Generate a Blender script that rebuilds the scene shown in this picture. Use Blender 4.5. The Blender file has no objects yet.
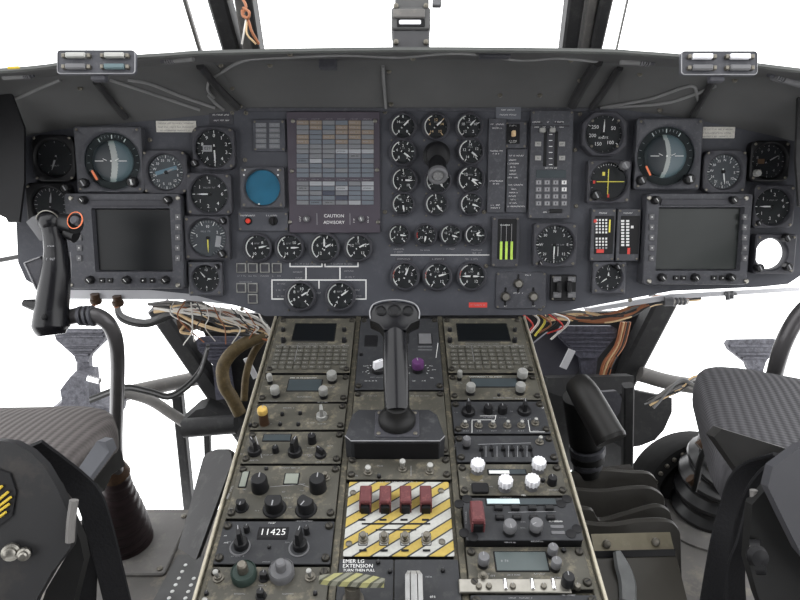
import bpy, math, random
from mathutils import Vector, Matrix
from mathutils.geometry import tessellate_polygon
from mathutils.bvhtree import BVHTree
random.seed(7)
R = math.radians
sc = bpy.context.scene
COL = sc.collection
F = 628.0
TH = R(22)
CAM = Vector((0, 0, 1.1))

def ray(px, py):
    x = (px-400)/F; d = (py-300)/F
    return Vector((x, math.cos(TH)-d*math.sin(TH), -math.sin(TH)-d*math.cos(TH)))
def W(px, py, d): return CAM + ray(px, py)*d
def onz(px, py, z):
    r = ray(px, py); return CAM + r*((z-CAM.z)/r.z)

class Frame:
    def __init__(s, o, ang):
        s.o = o; s.ex = Vector((1,0,0)); s.ey = Vector((0, math.cos(ang), math.sin(ang))); s.en = s.ex.cross(s.ey)
        s.rot = Matrix((s.ex, s.ey, s.en)).transposed()
    def uv(s, px, py, h=0.0):
        r = ray(px, py); t = ((s.o + s.en*h - CAM).dot(s.en))/r.dot(s.en)
        p = CAM + r*t - s.o
        return p.dot(s.ex), p.dot(s.ey), t
    def pt(s, u, v, h=0.0): return s.o + s.ex*u + s.ey*v + s.en*h
PF = Frame(W(400, 312, 1.24), R(90-14))
CF = Frame(W(400, 594, .708), R(11.4))

# ------------------------------------------------------------- materials
MATS = {}
def mat(name, col, rough=.5, metal=0.0, var=.25, scale=30, bump=0.0, wear=None, wamt=.5, emis=None, spec=.2, stripe=None, coat=0):
    if name in MATS: return MATS[name]
    m = bpy.data.materials.new(name); m.use_nodes = True
    nt = m.node_tree; N = nt.nodes; L = nt.links
    b = N['Principled BSDF']
    b.inputs['Roughness'].default_value = rough; b.inputs['Metallic'].default_value = metal
    b.inputs['Specular IOR Level'].default_value = spec
    if coat: b.inputs['Coat Weight'].default_value = coat; b.inputs['Coat Roughness'].default_value = .15
    tc = N.new('ShaderNodeTexCoord')
    nz = N.new('ShaderNodeTexNoise'); nz.inputs['Scale'].default_value = scale; nz.inputs['Detail'].default_value = 4
    L.new(tc.outputs['Object'], nz.inputs['Vector'])
    mx = N.new('ShaderNodeMix'); mx.data_type = 'RGBA'
    mx.inputs[6].default_value = tuple(c*(1-var) for c in col)+(1,)
    mx.inputs[7].default_value = tuple(min(1, c*(1+var)) for c in col)+(1,)
    L.new(nz.outputs['Fac'], mx.inputs[0])
    out = mx.outputs[2]
    if stripe:                                     # diagonal stripes: yellow / white with thin dark lines
        per, cols = stripe
        mp = N.new('ShaderNodeVectorMath'); mp.operation = 'DOT_PRODUCT'; mp.inputs[1].default_value = (-.60/per, .85/per, 0)
        L.new(tc.outputs['Object'], mp.inputs[0])
        fr = N.new('ShaderNodeMath'); fr.operation = 'FRACT'; L.new(mp.outputs['Value'], fr.inputs[0])
        cr = N.new('ShaderNodeValToRGB'); cr.color_ramp.interpolation = 'CONSTANT'
        el = cr.color_ramp.elements
        for i, (p, c) in enumerate(cols):
            e = el[i] if i < 2 else el.new(p)
            e.position = p; e.color = tuple(c)+(1,)
        L.new(fr.outputs[0], cr.inputs[0])
        m2 = N.new('ShaderNodeMix'); m2.data_type = 'RGBA'; m2.blend_type = 'MULTIPLY'; m2.inputs[0].default_value = .35
        L.new(cr.outputs[0], m2.inputs[6]); L.new(nz.outputs['Fac'], m2.inputs[7]); out = m2.outputs[2]
    if wear:
        n2 = N.new('ShaderNodeTexNoise'); n2.inputs['Scale'].default_value = scale*2.3; n2.inputs['Detail'].default_value = 8; n2.inputs['Roughness'].default_value = .7
        L.new(tc.outputs['Object'], n2.inputs['Vector'])
        cr = N.new('ShaderNodeValToRGB'); cr.color_ramp.elements[0].position = .52; cr.color_ramp.elements[1].position = .75
        L.new(n2.outputs['Fac'], cr.inputs[0])
        ml = N.new('ShaderNodeMath'); ml.operation = 'MULTIPLY'; ml.inputs[1].default_value = wamt; L.new(cr.outputs[0], ml.inputs[0])
        m3 = N.new('ShaderNodeMix'); m3.data_type = 'RGBA'; m3.inputs[7].default_value = tuple(wear)+(1,)
        L.new(ml.outputs[0], m3.inputs[0]); L.new(out, m3.inputs[6]); out = m3.outputs[2]
    L.new(out, b.inputs['Base Color'])
    if emis:
        b.inputs['Emission Color'].default_value = tuple(emis[:3])+(1,); b.inputs['Emission Strength'].default_value = emis[3]
    if bump:
        bp = N.new('ShaderNodeBump'); bp.inputs['Strength'].default_value = bump; bp.inputs['Distance'].default_value = .002
        L.new(nz.outputs['Fac'], bp.inputs['Height']); L.new(bp.outputs[0], b.inputs['Normal'])
    MATS[name] = m; return m
def glass(name, tint, refl=.06):
    m = bpy.data.materials.new(name); m.use_nodes = True
    nt = m.node_tree; N = nt.nodes; L = nt.links; N.remove(N['Principled BSDF'])
    t = N.new('ShaderNodeBsdfTransparent'); t.inputs[0].default_value = tuple(tint)+(1,)
    g = N.new('ShaderNodeBsdfGlossy'); g.inputs['Roughness'].default_value = .08
    nz = N.new('ShaderNodeTexNoise'); nz.inputs['Scale'].default_value = 6
    mr = N.new('ShaderNodeMapRange'); mr.inputs[3].default_value = refl*.6; mr.inputs[4].default_value = refl*1.4
    L.new(nz.outputs['Fac'], mr.inputs[0])
    mx = N.new('ShaderNodeMixShader')
    L.new(mr.outputs[0], mx.inputs[0]); L.new(t.outputs[0], mx.inputs[1]); L.new(g.outputs[0], mx.inputs[2])
    L.new(mx.outputs[0], N['Material Output'].inputs[0]); MATS[name] = m; return m

PANEL = mat('panel_grey_paint', (.056,.058,.068), .55, var=.2, scale=14, wear=(.14,.14,.15), wamt=.3)
BEZ = mat('bezel_dark_grey', (.044,.044,.051), .5, var=.2, scale=60, wear=(.13,.13,.13), wamt=.25)
BEZL = mat('bezel_worn_grey', (.054,.055,.063), .42, var=.25, scale=60, wear=(.2,.2,.2), wamt=.3)
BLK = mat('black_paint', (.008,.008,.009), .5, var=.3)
DIAL = mat('dial_black', (.016,.017,.019), .6, var=.2)
DIALG = mat('dial_grey', (.05,.055,.062), .5, var=.2)
WHT = mat('white_marking', (.66,.66,.65), .6, var=.08)
DIM = mat('dim_marking', (.26,.26,.27), .6, var=.15)
YEL = mat('yellow_marking', (.70,.62,.10), .6, var=.1)
REDM = mat('red_marking', (.55,.06,.05), .6, var=.15)
ORG = mat('orange_marking', (.8,.22,.10), .5, var=.1)
GRNB = mat('green_bar', (.42,.60,.10), .5, var=.4, scale=120)
CONS = mat('console_worn_paint', (.066,.063,.052), .45, var=.45, scale=28, wear=(.24,.21,.15), wamt=.75, bump=.2)
CONSD = mat('console_dark_panel', (.030,.031,.034), .5, var=.25, scale=40, wear=(.10,.10,.09), wamt=.3)
RAIL = mat('console_rail', (.075,.07,.055), .5, .3, var=.4, scale=50, wear=(.30,.26,.18), wamt=.7, bump=.2)
STEEL = mat('worn_steel', (.24,.23,.205), .35, .9, var=.3, scale=80)
SCR = mat('screw_metal', (.14,.13,.11), .45, .7, var=.4, scale=200)
FAST = mat('fastener_dark', (.045,.042,.036), .4, .5, var=.5, scale=200)
EDGE = mat('edge_bare_metal', (.36,.33,.26), .38, .5, var=.35, scale=120)
CHR = mat('bright_metal', (.75,.75,.76), .22, 1.0, var=.1)
KBLK = mat('knob_black_plastic', (.012,.012,.013), .38, var=.3, scale=80)
KGRY = mat('knob_grey_plastic', (.12,.12,.125), .45, var=.2, scale=80)
KLGT = mat('knob_silver_cap', (.30,.30,.285), .35, .3, var=.2, scale=80)
KWHT = mat('knob_white_cap', (.72,.72,.75), .5, var=.08)
KYEL = mat('knob_yellow_cap', (.45,.30,.08), .5, var=.4, scale=160)
KBRN = mat('knob_brown', (.05,.028,.016), .5, var=.5, scale=120)
KPUR = mat('knob_purple', (.085,.03,.10), .5, var=.3, scale=200)
KGRN = mat('knob_green', (.030,.046,.040), .5, var=.3, scale=80)
REDG = mat('guard_red_plastic', (.10,.032,.034), .42, var=.25, scale=70, wear=(.35,.12,.11), wamt=.4)
REDL = mat('red_lamp', (.6,.05,.03), .3, var=.1)
KEY = mat('key_grey', (.072,.070,.060), .5, var=.3, scale=100, wear=(.2,.19,.15), wamt=.4)
SCRN = mat('screen_dark', (.005,.006,.007), .3, var=.3, scale=8, spec=.2)
SCRG = mat('screen_grey_green', (.017,.020,.019), .3, var=.45, scale=14, spec=.25)
LCDG = mat('lcd_pale_green', (.20,.215,.185), .4, var=.25, scale=30)
LCDB = mat('lcd_pale_blue', (.45,.55,.58), .4, var=.15, scale=30)
LCDD = mat('lcd_dark', (.04,.05,.055), .35, var=.3, scale=30)
BLUE = mat('blue_scope', (.016,.105,.18), .35, var=.35, scale=25)
HAZ = mat('hazard_stripes', (1,1,1), .55, scale=300, stripe=(.0265, [(0,(.47,.35,.09)),(.40,(.05,.05,.05)),(.48,(.47,.47,.44)),(.92,(.05,.05,.05))]))
HAZH = mat('hazard_handle', (1,1,1), .55, scale=300, stripe=(.014, [(0,(.30,.29,.13)),(.38,(.07,.07,.05)),(.55,(.19,.19,.15)),(.85,(.07,.07,.05))]))
HOOD = mat('hood_matte_grey', (.080,.080,.080), .62, var=.3, scale=7, wear=(.10,.10,.095), wamt=.3, bump=.1)
LIP = mat('hood_lip', (.065,.068,.065), .5, var=.2)
CABLE = mat('cable_grey', (.16,.16,.16), .5, var=.3)
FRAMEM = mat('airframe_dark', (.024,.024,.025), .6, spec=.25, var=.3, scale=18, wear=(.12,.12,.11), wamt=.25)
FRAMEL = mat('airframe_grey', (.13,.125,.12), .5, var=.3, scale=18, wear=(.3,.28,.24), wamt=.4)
RUB = mat('black_rubber', (.010,.010,.010), .5, var=.3, scale=30, spec=.2)
BOOT = mat('boot_rubber', (.012,.012,.013), .36, var=.3, scale=30, spec=.55)
FLAP = mat('flap_leather', (.050,.047,.042), .36, var=.3, scale=30, bump=.15)
BRNB = mat('boot_maroon_black', (.022,.014,.015), .4, var=.3, scale=30)
LEA = mat('black_leather', (.015,.0145,.014), .40, var=.3, scale=40, bump=.2)
WEB = mat('strap_webbing', (.006,.006,.007), .75, var=.3, scale=300, bump=.4)
GRIP = mat('grip_black_gloss', (.006,.006,.0075), .27, var=.3, scale=50, spec=.3)
TUBEM = mat('stick_tube_grey', (.075,.072,.074), .3, .4, var=.2)
PEDM = mat('pedal_tread', (.10,.10,.115), .6, .2, var=.9, scale=110, bump=.9, wear=(.25,.25,.27), wamt=.6)
PEDD = mat('pedal_tread_dark', (.07,.07,.09), .6, .2, var=.8, scale=110, bump=.9, wear=(.12,.12,.15), wamt=.5)
FLOORM = mat('floor_grey', (.105,.10,.095), .55, var=.6, scale=7, wear=(.26,.23,.18), wamt=.6, bump=.35)
BEIGE = mat('beige_metal', (.135,.12,.085), .45, .2, var=.25, scale=25, wear=(.25,.23,.17), wamt=.3)
PALE = mat('pale_grey_paint', (.50,.50,.52), .5, var=.1)
PLAC = mat('placard_cream', (.55,.53,.48), .5, var=.3, scale=200)
HOSE = mat('hose_brown', (.085,.062,.030), .55, var=.7, scale=60, wear=(.24,.18,.09), wamt=.4, bump=.4)
WIRO = mat('wire_orange', (.27,.105,.05), .5, var=.3)
WIRT = mat('wire_tan', (.58,.42,.24), .5, var=.3)
WIRW = mat('wire_white', (.62,.60,.56), .5, var=.2)
WIRK = mat('wire_black', (.03,.03,.03), .5, var=.2)
EMBL = mat('emblem_yellow', (.50,.36,.04), .5, var=.2)
GLS = glass('clear_glass', (.99,.99,.99), .03)
GGL = glass('gauge_glass', (.97,.975,.975), 0.0)
GHZ = glass('attitude_glass', (.92,.95,.95), 0.0)

def seatmat(name, col, freq, direction='X'):
    m = bpy.data.materials.new(name); m.use_nodes = True
    nt = m.node_tree; N = nt.nodes; L = nt.links; b = N['Principled BSDF']; b.inputs['Roughness'].default_value = .8; b.inputs['Specular IOR Level'].default_value = .2
    tc = N.new('ShaderNodeTexCoord')
    w = N.new('ShaderNodeTexWave'); w.bands_direction = direction; w.inputs['Scale'].default_value = freq; w.inputs['Distortion'].default_value = .25
    L.new(tc.outputs['Object'], w.inputs['Vector'])
    w2 = N.new('ShaderNodeTexWave'); w2.bands_direction = 'Y'; w2.inputs['Scale'].default_value = freq*1.8
    L.new(tc.outputs['Object'], w2.inputs['Vector'])
    mm = N.new('ShaderNodeMath'); mm.operation = 'MULTIPLY_ADD'; mm.inputs[1].default_value = .3
    L.new(w2.outputs['Fac'], mm.inputs[0]); L.new(w.outputs['Fac'], mm.inputs[2])
    cr = N.new('ShaderNodeMix'); cr.data_type = 'RGBA'
    cr.inputs[6].default_value = tuple(c*.72 for c in col)+(1,); cr.inputs[7].default_value = tuple(c*1.2 for c in col)+(1,)
    L.new(mm.outputs[0], cr.inputs[0]); L.new(cr.outputs[2], b.inputs['Base Color'])
    bp = N.new('ShaderNodeBump'); bp.inputs['Strength'].default_value = .5; bp.inputs['Distance'].default_value = .003
    L.new(mm.outputs[0], bp.inputs['Height']); L.new(bp.outputs[0], b.inputs['Normal'])
    MATS[name] = m; return m
SEATL = seatmat('seat_mesh_fabric_brown', (.080,.072,.070), 28)
SEATR = seatmat('seat_mesh_fabric_grey', (.052,.051,.055), 28)

# ------------------------------------------------------------- mesh builder
TXT = {}
def text_mesh(s):
    if s not in TXT:
        c = bpy.data.curves.new('t', 'FONT'); c.body = s; c.size = 1; c.resolution_u = 2; c.align_x = 'CENTER'; c.align_y = 'CENTER'
        o = bpy.data.objects.new('t', c); COL.objects.link(o)
        bpy.context.view_layer.update()
        me = bpy.data.meshes.new_from_object(o.evaluated_get(bpy.context.evaluated_depsgraph_get()))
        TXT[s] = ([v.co.copy() for v in me.vertices], [tuple(p.vertices) for p in me.polygons])
        bpy.data.objects.remove(o); bpy.data.curves.remove(c); bpy.data.meshes.remove(me)
    return TXT[s]
def T(x=0, y=0, z=0, rz=0, rx=0, ry=0):
    return Matrix.Translation((x,y,z)) @ Matrix.Rotation(R(rz),4,'Z') @ Matrix.Rotation(R(ry),4,'Y') @ Matrix.Rotation(R(rx),4,'X')
def catmull(pts, n=6):
    if len(pts) < 3: return [Vector(p) for p in pts]
    P = [Vector(p) for p in pts]; P = [P[0]*2-P[1]] + P + [P[-1]*2-P[-2]]; out = []
    for i in range(1, len(P)-2):
        for k in range(n):
            t = k/n
            out.append(.5*((2*P[i]) + (P[i+1]-P[i-1])*t + (2*P[i-1]-5*P[i]+4*P[i+1]-P[i+2])*t*t + (3*P[i]-P[i-1]-3*P[i+1]+P[i+2])*t**3))
    out.append(P[-2]); return out
class MB:
    def __init__(s, *mats): s.v = []; s.f = []; s.m = []; s.mats = list(mats); s.M = None
    def slot(s, m):
        if m is None: return 0
        if m not in s.mats: s.mats.append(m)
        return s.mats.index(m)
    def add(s, vs, fs, m=None, M=None):
        k = s.slot(m); b = len(s.v)
        for v in vs:
            v = Vector(v)
            s.v.append(M @ v if M is not None else v)
        for f in fs: s.f.append(tuple(b+i for i in f)); s.m.append(k)
        return s
    def loops(s, rings, m=None, M=None, cap0=True, cap1=True, closed=True):
        n = len(rings[0]); vs = [p for r in rings for p in r]; fs = []
        for i in range(len(rings)-1):
            for j in range(n if closed else n-1):
                a = i*n+j; b = i*n+(j+1)%n; fs.append((a, b, b+n, a+n))
        if cap0: fs.append(tuple(reversed(range(n))))
        if cap1: fs.append(tuple(range((len(rings)-1)*n, len(rings)*n)))
        return s.add(vs, fs, m, M)
    def lathe(s, prof, seg=24, m=None, M=None, cap0=True, cap1=True, wob=None):
        rings = []
        for (r, z) in prof:
            rings.append([((r*(wob(j/seg) if wob else 1))*math.cos(2*math.pi*j/seg), (r*(wob(j/seg) if wob else 1))*math.sin(2*math.pi*j/seg), z) for j in range(seg)])
        return s.loops(rings, m, M, cap0, cap1)
    def cyl(s, x, y, z0, z1, r, r1=None, seg=20, m=None, M=None):
        r1 = r if r1 is None else r1; c = min(r1*.15, .0012); MM = T(x, y, 0) if M is None else M @ T(x, y, 0)
        return s.lathe([(r, z0), (r1, z1-c), (r1-c, z1)], seg, m, MM)
    def outline(s, w, h, rc, n=4):
        p = []; rc = min(rc, w/2*.999, h/2*.999)
        for (cx, cy, a) in ((w/2-rc, h/2-rc, 0), (-w/2+rc, h/2-rc, 90), (-w/2+rc, -h/2+rc, 180), (w/2-rc, -h/2+rc, 270)):
            for k in range(n+1):
                t = R(a + 90*k/n); p.append((cx+rc*math.cos(t), cy+rc*math.sin(t)))
        return p
    def rbox(s, x, y, z0, z1, w, h, rc=.001, ch=.0008, m=None, M=None, n=3):
        o = s.outline(w, h, rc, n); o2 = s.outline(w-2*ch, h-2*ch, max(rc-ch, .0001), n)
        MM = T(x, y, 0) if M is None else M @ T(x, y, 0)
        return s.loops([[(a, b, z0) for a, b in o], [(a, b, z1-ch) for a, b in o], [(a, b, z1) for a, b in o2]], m, MM)
    def rect(s, x, y, z, w, h, m=None, M=None, rz=0):
        MM = T(x, y, z, rz) if M is None else M @ T(x, y, z, rz)
        return s.add([(-w/2,-h/2,0),(w/2,-h/2,0),(w/2,h/2,0),(-w/2,h/2,0)], [(0,1,2,3)], m, MM)
    def frame(s, w, h, rc, wi, hi, rci, z0, z1, m=None, ch=.001, n=4, inner=None):
        o = s.outline(w, h, rc, n); o2 = s.outline(w-2*ch, h-2*ch, max(rc-ch,.0001), n); i2 = s.outline(wi, hi, rci, n)
        zi = z0 if inner is None else inner
        return s.loops([[(a,b,z0) for a,b in o], [(a,b,z1-ch) for a,b in o], [(a,b,z1) for a,b in o2], [(a,b,z1) for a,b in i2], [(a,b,zi) for a,b in i2]], m, None, False, False)
    def prism(s, polys, z0, z1, m=None, M=None):
        flat = [p for poly in polys for p in poly]
        tri = tessellate_polygon([[Vector((a, b, 0)) for a, b in poly] for poly in polys])
        n = len(flat); vs = [(a,b,z0) for a,b in flat] + [(a,b,z1) for a,b in flat]; fs = []
        for t in tri:
            A, B, C = [Vector(flat[i]+(0,)) for i in t]
            t = tuple(t) if (B-A).cross(C-A).z > 0 else (t[0], t[2], t[1])
            fs.append(tuple(i+n for i in t)); fs.append(tuple(reversed(t)))
        k = 0
        for poly in polys:
            ln = len(poly); ar = sum(poly[i][0]*poly[(i+1)%ln][1]-poly[(i+1)%ln][0]*poly[i][1] for i in range(ln))
            outer = (poly is polys[0])
            for i in range(ln):
                a = k+i; b = k+(i+1)%ln
                f = (a, b, b+n, a+n)
                fs.append(f if (ar > 0) == outer else tuple(reversed(f)))
            k += ln
        return s.add(vs, fs, m, M)
    def tube(s, pts, r, seg=10, m=None, sm=6, M=None):
        rs = r if isinstance(r, (list, tuple)) else None
        P = catmull(pts, sm) if sm else [Vector(p) for p in pts]
        n = len(P); rings = []; up = None
        for i, p in enumerate(P):
            d = (P[min(i+1, n-1)]-P[max(i-1, 0)]).normalized()
            if up is None:
                up = Vector((0,0,1)) if abs(d.z) < .9 else Vector((1,0,0))
            a = d.cross(up).normalized(); up = a.cross(d).normalized()
            if rs:
                t = i/(n-1)*(len(rs)-1); k = min(int(t), len(rs)-2); rr = rs[k]*(1-(t-k))+rs[k+1]*(t-k)
            else: rr = r
            rings.append([p + (a*math.cos(2*math.pi*j/seg) + up*math.sin(2*math.pi*j/seg))*rr for j in range(seg)])
        return s.loops(rings, m, M)
    def ribbon(s, pts, side, w, t, m=None, sm=6):
        P = catmull(pts, sm); n = len(P); rings = []
        sd = [Vector(q) for q in side] if isinstance(side, list) else None
        ww = w if isinstance(w, (list, tuple)) else [w, w]
        for i, p in enumerate(P):
            d = (P[min(i+1,n-1)]-P[max(i-1,0)]).normalized()
            if sd:
                q = i/(n-1)*(len(sd)-1); k = min(int(q), len(sd)-2); a = sd[k].lerp(sd[k+1], q-k)
            else: a = Vector(side)
            a = (a - d*a.dot(d)).normalized(); b = d.cross(a)
            q = i/(n-1)*(len(ww)-1); k = min(int(q), len(ww)-2); wi = ww[k]*(1-(q-k))+ww[k+1]*(q-k)
            rings.append([p-a*wi/2-b*t/2, p+a*wi/2-b*t/2, p+a*(wi/2+t*.3), p+a*wi/2+b*t/2, p-a*wi/2+b*t/2, p-a*(wi/2+t*.3)])
        return s.loops(rings, m)
    def text(s, st, x, y, z, size, m=None, rz=0, sx=1.0):
        vs, fs = text_mesh(st)
        return s.add(vs, fs, m, T(x, y, z, rz) @ Matrix.Diagonal((size*sx, size, 1, 1)))
    def scrib(s, x, y, z, w, h, m=None, dens=.62, rz=0):            # a line of lettering too small to read
        k = s.slot(m); cw = h*.75; n = max(1, int(w/cw))
        for i in range(n):
            if random.random() < .14: continue
            xx = -w/2+cw*(i+.5); a = random.random()
            M = T(x, y, z, rz)
            s.rect(xx-cw*.28, 0, 0, cw*.2, h*.9, m, M)
            if a < .6: s.rect(xx, h*(.35 if a < .3 else -.35), 0, cw*.5, h*.2, m, M)
            else: s.rect(xx+cw*.15, 0, 0, cw*.2, h*.8, m, M)
        return s
    def build(s, name, parent=None, label=None, smooth=35, mw=None):
        me = bpy.data.meshes.new(name); me.from_pydata([tuple(v) for v in s.v], [], s.f)
        for m in s.mats: me.materials.append(m)
        me.polygons.foreach_set('material_index', s.m)
        me.polygons.foreach_set('use_smooth', [True]*len(s.f)); me.update()
        me.set_sharp_from_angle(angle=R(smooth))
        o = bpy.data.objects.new(name, me); COL.objects.link(o)
        if parent is not None: o.parent = parent
        if mw is not None: o.matrix_world = mw
        if label: o['label'] = label
        return o
def tag(o, label=None, cat=None, group=None, kind=None):
    if label: o['label'] = label
    if cat: o['category'] = cat
    if group: o['group'] = group
    if kind: o['kind'] = kind
    return o
def empty(name, M, label, cat, group=None):
    o = bpy.data.objects.new(name, None); COL.objects.link(o); o.matrix_world = M; o.empty_display_size = .02
    return tag(o, label, cat, group)
def world_thing(name, loc, label, cat, group=None): return empty(name, Matrix.Translation(loc), label, cat, group)
def struct(name, mb, smooth=35):
    o = mb.build(name, smooth=smooth); o['kind'] = 'structure'; return o
def thing1(name, mb, label, cat, group=None, smooth=35):
    """a thing of one mesh; origin moved to its lowest centre"""
    xs = [v.x for v in mb.v]; ys = [v.y for v in mb.v]; zs = [v.z for v in mb.v]
    c = Vector(((min(xs)+max(xs))/2, (min(ys)+max(ys))/2, min(zs)))
    mb.v = [v-c for v in mb.v]
    o = mb.build(name, smooth=smooth); o.location = c
    return tag(o, label, cat, group)
def rel(mb, o):
    """world-space mesh -> local to o (o unrotated)"""
    c = o.matrix_world.translation.copy(); mb.v = [v-c for v in mb.v]; return mb

class Unit:
    """a thing bolted on one of the two tilted boards; px,py are its centre as seen, h the height of that face"""
    def __init__(s, fr, name, label, cat, px, py, h=0.0, group=None, base=0.0):
        s.fr = fr; u, v, d = fr.uv(px, py, h); s.u = u; s.v = v; s.sc = d/F; s.base = base
        M = Matrix.Translation(fr.pt(u, v, base)) @ fr.rot.to_4x4()
        s.o = empty(name, M, label, cat, group)
    def xy(s, px, py, h=0.0):
        u, v, d = s.fr.uv(px, py, h+s.base); return u-s.u, v-s.v
    def part(s, name, mb, parent=None, label=None):
        o = mb.build(name); o.parent = parent or s.o
        if label: o['label'] = label
        return o
def child(name, mb, parent, label=None):
    o = mb.build(name); o.parent = parent
    if label: o['label'] = label
    return o

# ------------------------------------------------------------- camera & world
cam_d = bpy.data.cameras.new('camera'); cam = bpy.data.objects.new('camera', cam_d); COL.objects.link(cam)
cam.location = CAM; cam.rotation_euler = (math.pi/2-TH, 0, 0); cam_d.sensor_width = 36; cam_d.lens = F/800*36; cam_d.clip_start = .01
sc.camera = cam
wd = bpy.data.worlds.new('overcast_sky'); sc.world = wd; wd.use_nodes = True
bg = wd.node_tree.nodes['Background']; bg.inputs[0].default_value = (.985,.99,1,1); bg.inputs[1].default_value = 2.3
sc.view_settings.view_transform = 'Standard'; sc.view_settings.look = 'None'; sc.view_settings.gamma = 1; sc.view_settings.exposure = .5
# ============================================================= INSTRUMENT PANEL BOARD
out_px = [(14,150),(22,137),(75,126),(150,119),(235,110),(246,107),(600,107),(625,108),(700,120),(760,133),(815,146),(815,262),(800,276),(788,284),(760,287),(672,291),(545,315),(265,316),(245,308),(190,294),(150,290),(66,290),(40,288),(26,280),(18,262),(16,215)]
outl = [PF.uv(x, y)[:2] for x, y in out_px]
hu, hv, hd = PF.uv(772, 254, .012); 
hole = [(hu+.031*math.cos(2*math.pi*k/32), hv+.031*math.sin(2*math.pi*k/32)) for k in range(32)]
bo = empty('instrument_panel', Matrix.Translation(PF.o) @ PF.rot.to_4x4(), 'wide dark grey instrument panel carrying all the gauges under the hood', 'instrument panel')
mb = MB(PANEL); mb.prism([outl, hole], -.004, 0)
# painted lines and lettering that belong to the board
def pl(x0, y0, x1, y1, w=.0022, m=WHT, mb=mb):
    a = Vector(PF.uv(x0,y0)[:2]); b = Vector(PF.uv(x1,y1)[:2]); d = b-a
    mb.rect((a.x+b.x)/2, (a.y+b.y)/2, .0003, d.length+w, w, m, rz=math.degrees(math.atan2(d.y, d.x)))
for seg in [(290,263,290,266.5),(290,266.5,322,266.5),(322,263,322,266.5),(325,263,325,266.5),(325,266.5,358,266.5),(358,263,358,266.5),
            (306,268,306,279),(340,268,340,279),(272,280,366,280),(272,280,272,299),(366,280,366,299),(272,299,283,299),(355,299,366,299),(319,281,319,288)]:
    pl(*seg, w=.0024)
pl(391, 255, 489, 255, w=.0016)
def sl(px, py, w, h=1.6, m=DIM, mb=mb, fr=PF, z=.0003):
    u, v, d = fr.uv(px, py); mb.scrib(u, v, z, w*d/F, h*d/F, m)
for a in [(306,264,22),(342,264,22),(298,272,10),(298,278,10),(349,271,10),(350,277,10),(281,284,10),(281,290,10),(281,296,10),(357,290,10),(357,296,10),(318,293,6),
          (399,249,11),(399,252,9),(426,250,11),(451,249,9),(477,250,11),(477,253,9),(404,259,14),(438,259,14),(472,259,14),(242,276,9),(253,276,9),(265,276,9),(277,276,9),(246,282,14)]:
    sl(*a)
u, v, d = PF.uv(478, 305); mb.rect(u, v, .0003, .036, .010, REDM); mb.scrib(u, v, .0006, .030, .003, DIM)
mb.rect(*PF.uv(404,259)[:2], .0002, .034, .0075, BEZ); mb.rect(*PF.uv(438,259)[:2], .0002, .034, .0075, BEZ)
child('board', mb, bo)
for (x, y) in [(246,113),(385,112),(232,113),(575,150),(580,114),(385,212),(242,309),(540,309),(245,160),(576,206),(484,212),(330,303),(530,216),(390,303),(630,300),(640,120),(150,140),(486,266)]:
    u, v, d = PF.uv(x, y); s = MB(SCR); s.lathe([(.0042,0),(.0042,.0012),(.003,.0022)], 14, None, T(u,v,0)); s.rect(0,0,.0024,.005,.0009,BLK,T(u,v,0,random.uniform(0,90)))
    child('screw', s, bo)
for (u0, v0, u1, v1) in [(246,107.5,600,107.5)]:
    a = PF.uv(u0, v0); b = PF.uv(u1, v1); s = MB(BEZL); s.rbox((a[0]+b[0])/2, a[1]-.004, 0, .003, b[0]-a[0], .007); child('edge_strip', s, bo)

# ============================================================= GAUGES
def ticks(mb, r, z, n, a0, a1, long=.16, m=WHT, w=.0011, every=1, long2=None):
    for k in range(n):
        a = a0+(a1-a0)*k/(n-1 if abs(a1-a0) < 360 else n); L_ = r*(long2 if (long2 and k % every == 0) else long)
        M = T(0,0,z,-a) @ T(0, r-L_/2, 0); mb.rect(0, 0, 0, w*(1.5 if (long2 and k % every == 0) else .8), L_, m if (not long2 or k % every == 0) else DIM, M)
def nums(mb, r, z, items, size, m=WHT):
    for (a, t) in items: mb.text(t, r*math.sin(R(a)), r*math.cos(R(a)), z, size, m)
def needle(U, z, r, a, w=.0025, m=WHT, tail=.25, hub=.0035, style='bar'):
    n = MB(m); M = T(0,0,z,-a)
    n.add([(-w/2,-r*tail,0),(w/2,-r*tail,0),(w*.6,r*.55,0),(0,r,0),(-w*.6,r*.55,0),(-w/2,-r*tail,.0008),(w/2,-r*tail,.0008),(w*.6,r*.55,.0008),(0,r,.0008),(-w*.6,r*.55,.0008)],
          [(5,6,7,8,9),(4,3,2,1,0),(0,1,6,5),(1,2,7,6),(2,3,8,7),(3,4,9,8),(4,0,5,9)], None, M)
    n.lathe([(hub,-.001),(hub,.0012),(hub*.6,.002)], 12, BLK, T(0,0,z))
    return U.part('needle', n)
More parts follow.
